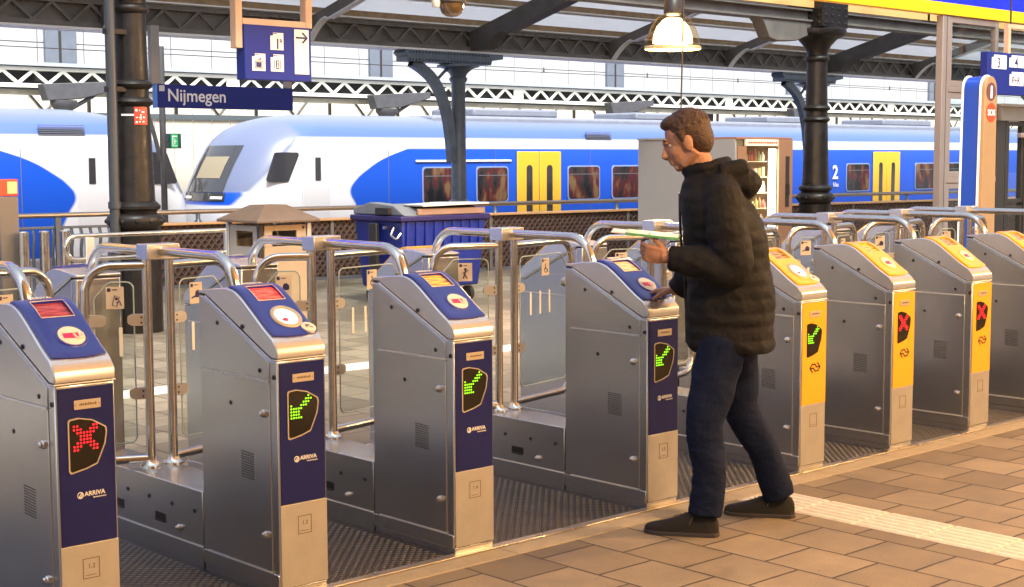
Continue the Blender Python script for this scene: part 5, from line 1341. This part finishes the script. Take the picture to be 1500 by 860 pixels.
for H, K, A in ((HPL, KNL, ANL), (HPR, KNR, ANR)):
    b.tube([H + Vector((0, 0, .03)), H.lerp(K, .4), K, K.lerp(A, .35), A], [.085, .078, .054, .052, .036], 16)
def hand(b, wrist, f, n, side, curls, thumb):
    """f: direction of the fingers, n: back of the hand normal, side: +1 thumb towards n x f"""
    M = frame(wrist, f, n); b.M = M          # local x along the fingers, z out of the back
    b.tube([(-.02, 0, 0), (.02, 0, 0)], [.027, .028], 12)
    b.prism(round_poly([(.005, -.030), (.088, -.040), (.094, -.014), (.096, .014), (.086, .038), (.030, .036), (.005, .028)], .012), 'z', -.013, .012)
    b.ell((.045, .002, 0), (.05, .038, .017), 14, 8)
    Ls = [.072, .080, .074, .058]
    for k in range(4):
        y = side*(.030 - .0205*k); base = Vector((.086 - .004*(k == 3), y, .002)); ang = 0.; p = base; pts = [base - Vector((.03, 0, 0)), base]
        for sgm, fr in enumerate((.46, .31, .25)):
            ang += curls[k]*(1.0, 1.25, .8)[sgm]; p = p + Vector((math.cos(ang), side*(.05 - .04*k)*.4, -math.sin(ang))) * Ls[k]*fr; pts.append(p)
        b.tube(pts, [.010, .0098, .0090, .0082, .0068], 10); b.ell(tuple(pts[-1]), (.0068, .0068, .0068), 8, 6)
    y = side*.034; pts = [Vector((.012, y*.6, -.004)), Vector((.040, side*.046, -.010))]
    p = pts[-1]
    for L, a, dn in ((.036, thumb, .35), (.028, thumb*.4, .55)): p = p + Vector((math.cos(a)*.9, side*math.sin(a), -dn)).normalized()*L; pts.append(p)
    b.tube(pts, [.014, .0135, .0105, .008], 10); b.ell(tuple(pts[-1]), (.008, .008, .008), 8, 6)
    b.M = None; return M
fl = (Vector((4.600, 4.155, 1.205)) - WRL).normalized()
nl = (Vector((-.70, -.55, -.35)) - fl*Vector((-.70, -.55, -.35)).dot(fl)).normalized()
HML = hand(b, WRL + fl*.02, fl, nl, -1, (.62, .66, .70, .74), .5)
fr_ = (Vector((5.058, 4.500, .992)) - WRR).normalized()
nr = (Vector((.15, -.1, 1)) - fr_*Vector((.15, -.1, 1)).dot(fr_)).normalized()
HMR = hand(b, WRR + fr_*.01, fr_, nr, 1, (.30, .34, .42, .50), .45)
body = fused(b, 'body', SKIN, .0042, 3, .45, man)
# eyes, brows
for sy in (1, -1):
    e = MB(); e.M = HM; e.ell((.0685, sy*.032, .004), (.0125, .0120, .0085), 12, 8); ey = part('eye', e, mat('eye_white', (.45, .42, .40), .3), body)
    e = MB(); e.M = HM; e.ell((.0788, sy*.0325, .004), (.0035, .0052, .0056), 10, 6); part('iris', e, mat('iris_dark', (.03, .02, .015), .15), ey)
    e = MB(); e.M = HM; e.tube([(.080, sy*.048, .026), (.092, sy*.034, .032), (.095, sy*.016, .028)], [.003, .0048, .003], 6); part('eyebrow', e, HAIR, body)
# hair: short crop
h = MB(); h.M = HM
h.ell((-.022, 0, .048), (.098, .083, .090), 22, 14); h.ell((-.052, 0, .005), (.066, .080, .088), 18, 12); h.ell((.030, 0, .094), (.060, .064, .034), 16, 10)
for sy in (1, -1): h.tube([(.012, sy*.077, .045), (.010, sy*.078, .0)], [.022, .010], 8)
random.seed(11)
for k in range(150):
    a = random.uniform(0, 2*PI); t = random.uniform(.05, 1.55); dx, dy, dz = math.sin(t)*math.cos(a), math.sin(t)*math.sin(a), math.cos(t)
    if dx > .55 and dz < .55: continue
    c = Vector((-.025 + .098*dx, .083*dy, .045 + .090*dz)); h.tube([c, c + Vector((dx*.004 + random.uniform(.0, .018), dy*.004 + random.uniform(-.008, .008), dz*.004 - .004))], [.008, .003], 6)
fused(h, 'hair', HAIR, .0045, 2, .4, body)

# quilted jacket
j = MB()
def loft(mb, secs, n=36):
    """secs: (centre, half forward, half left, lean vector)"""
    v = []; m = len(secs)
    for c, a, w in secs:
        for k in range(n):
            t = 2*PI*k/n; ct, st_ = math.cos(t), math.sin(t); e = .85
            v.append(Vector(c) + FW*a*(abs(ct)**e)*(1 if ct >= 0 else -1) + LF*w*(abs(st_)**e)*(1 if st_ >= 0 else -1))
    f = []
    for i in range(m - 1):
        for k in range(n): k2 = (k+1) % n; f.append((i*n+k, i*n+k2, (i+1)*n+k2, (i+1)*n+k))
    f += [tuple(range(n-1, -1, -1)), tuple(range((m-1)*n, m*n))]
    mb.add(v, f, True)
def torso_c(z):
    pts = [(.78, 4.985, 4.012), (.95, 4.982, 4.015), (1.10, 4.976, 4.020), (1.25, 4.962, 4.030), (1.38, 4.940, 4.050), (1.48, 4.915, 4.078), (1.56, 4.898, 4.098)]
    for a, b_ in zip(pts[:-1], pts[1:]):
        if z <= b_[0]: t = (z-a[0])/(b_[0]-a[0]); return Vector((a[1]+(b_[1]-a[1])*t, a[2]+(b_[2]-a[2])*t, z))
    return Vector((*pts[-1][1:], z))
TZ = [(.775, .178, .205), (.80, .186, .212), (.95, .190, .212), (1.10, .182, .208), (1.25, .178, .218), (1.36, .165, .225), (1.43, .145, .205), (1.48, .118, .155), (1.52, .098, .105), (1.56, .092, .092)]
secs = []; N_ = 120
for i in range(N_ + 1):
    z = .775 + (1.56 - .775)*i/N_
    for a, b_ in zip(TZ[:-1], TZ[1:]):
        if z <= b_[0] + 1e-9: t = (z-a[0])/(b_[0]-a[0]); ha = a[1]+(b_[1]-a[1])*t; wa = a[2]+(b_[2]-a[2])*t; break
    q = abs(math.sin(PI*(z - .775)/.058))**.5; puff = -.005 + .0072*q
    secs.append((torso_c(z) + FW*.004*math.sin(z*23), ha + puff, wa + puff))
loft(j, secs)
for S, E, W in ((SHL, ELL, WRL), (SHR, ELR, WRR)):
    S2 = S + (torso_c(1.40) - S)*.12; pts = curve3([S2, S.lerp(E, .5), E, E.lerp(W, .55), W + (W-E).normalized()*.01], 14); rr = lerp_list([.088, .086, .074, .066, .048], 14); L = 0; rad = []
    for i, p in enumerate(pts):
        if i: L += (p - pts[i-1]).length
        rad.append(rr[i] - .003 + .0060*abs(math.sin(PI*L/.058))**.5)
    j.tube(pts, rad, 20)
    j.ell(tuple(S2 + Vector((0, 0, -.005))), (.088, .088, .088), 16, 12); j.tube([S2, S2.lerp(torso_c(1.47), .6), torso_c(1.50)], [.086, .092, .085], 18)
# stand collar and hood lying on the upper back
cc = torso_c(1.53)
j.tube([cc + (FW*math.cos(a)*.085 + LF*math.sin(a)*.082) + Vector((0, 0, .03 - .02*math.cos(a))) for a in [2*PI*k/24 for k in range(24)]], .026, 10, closed=True)
hb = torso_c(1.47) - FW*.125
j.ell(tuple(hb + FW*.02 + UP*.02), (.085, .125, .075), 18, 12); j.tube([hb + LF*.09 + FW*.09 + UP*.075, hb + LF*.06 + FW*.0 + UP*.075, hb - LF*.06 + FW*.0 + UP*.075, hb - LF*.09 + FW*.09 + UP*.075], [.035, .05, .05, .035], 12)
jk = fused(j, 'jacket', JACK, .0075, 2, .4, body); wrinkle(jk, .0055, 9, (1, 1, 1.2)); wrinkle(jk, .0018, 45, (1, 1, 1.))
# hem band and zip
z_ = MB(); zc = [torso_c(z) + FW*(.19 if z < 1.3 else .19 - (z-1.3)*.33) for z in (.80, .95, 1.10, 1.25, 1.36, 1.45)]; z_.tube(zc, .006, 6); part('zip', z_, DARKF, jk)
# trousers
p = MB(); secs = []
for z, a, w in ((.76, .125, .165), (.82, .130, .170), (.90, .125, .165), (.98, .120, .160)): secs.append((Vector((4.972, 4.012, z)), a, w))
loft(p, secs, 28)
random.seed(4)
for H, K, A in ((HPL, KNL, ANL), (HPR, KNR, ANR)):
    bend = (FW*.012); pts = curve3([H + Vector((0, 0, .02)), H.lerp(K, .5) + bend, K + bend, K.lerp(A, .5) - FW*.012, A + Vector((0, 0, -.005))], 10); rr = lerp_list([.108, .098, .078, .072, .070], 10)
    rad = rr
    p.tube(pts, rad, 20)
tr = fused(p, 'trousers', JEAN, .0075, 3, .4, body); wrinkle(tr, .0065, 7, (1, 1, 1.2)); wrinkle(tr, .0026, 22, (.8, .8, 1.6), .5)
# shoes
def shoe(heel, toe, lab):
    d = (toe - heel); L = d.length; f = d.normalized(); M = Matrix(((f.x, -f.y, 0, heel.x), (f.y, f.x, 0, heel.y), (0, 0, 1, 0), (0, 0, 0, 1)))
    S = [(.0, .020, .060), (.012, .034, .088), (.05, .038, .108), (.09, .039, .112), (.13, .040, .096), (.17, .043, .076), (.21, .046, .062), (.245, .045, .052), (.275, .038, .045), (.295, .024, .038), (.303, .008, .028)]
    sc = L/.303; u = MB(); v = []; n = 20; f_ = []
    for x, w, hgt in S:
        for k in range(n):
            t = 2*PI*k/n; y = w*(abs(math.cos(t))**.8)*(1 if math.cos(t) >= 0 else -1); zz = .016 + (hgt - .016)*(max(0, math.sin(t))**.8) if math.sin(t) > 0 else .016
            if x < .10 and math.sin(t) > .3: y *= .80
            v.append((x*sc, y, zz))
    for i in range(len(S)-1):
        for k in range(n): k2 = (k+1) % n; f_.append((i*n+k, i*n+k2, (i+1)*n+k2, (i+1)*n+k))
    f_ += [tuple(range(n)), tuple(range((len(S)-1)*n, len(S)*n))]
    u.M = M; u.add(v, f_, True); o = part('shoe', u, SHOE, body)
    s = MB(); s.M = M; out = [(x*sc, w + .004) for x, w, _ in S]; out = [(-.004, .010)] + out + [(L + .004, 0)]; poly = out + [(x, -y) for x, y in out[::-1][1:]]
    s.prism(poly, 'z', .001, .017); part('sole', s, SOLE, o, bevel=.002)
    hl_ = MB(); hl_.M = M; l_ = MB(); l_.M = M
    for q in range(4): x = (.115 + q*.017)*sc; zt = .100 - q*.008; l_.tube([(x, .022, zt - .012), (x + .005, 0, zt + .004), (x, -.022, zt - .012)], .0028, 6)
    l_.tube([(.115*sc, .0, .104), (.10*sc, .030, .085), (.115*sc, .045, .055)], .0025, 6); part('laces', l_, SOLE, o)
    return o
shoe(Vector((4.806, 3.925, 0)), Vector((4.634, 4.190, 0)), 'l'); shoe(Vector((5.312, 3.905, 0)), Vector((5.140, 4.165, 0)), 'r')
# what he holds
gwm = MB(); gw_c = HML @ Vector((.085, -.012, -.032)); gf = (FW + Vector((0, 0, .10))).normalized(); gwm.M = frame(gw_c + UP*.055, gf, (UP + LF*.10).normalized())
gwm.box(-.13, .095, -.052, .052, -.006, .006); gw = part('wallet', gwm, GREENW, None, bevel=.003); tag(gw, 'flat green travel wallet held in the left hand of the man', 'wallet')
wm = MB(); wm.M = gwm.M; wm.box(.055, .155, -.046, .046, -.0025, .0025); part('paper_slip', wm, CARDW, gw)
pc = MB(); pc.M = frame(HMR @ Vector((.118, .012, -.030)), fr_, nr); pc.box(-.045, .050, -.028, .028, -.0012, .0012); o = part('travel_card', pc, mat('card_pale', (.78, .60, .56), .35), None); tag(o, 'pale travel card the man presses on the gate reader', 'card')
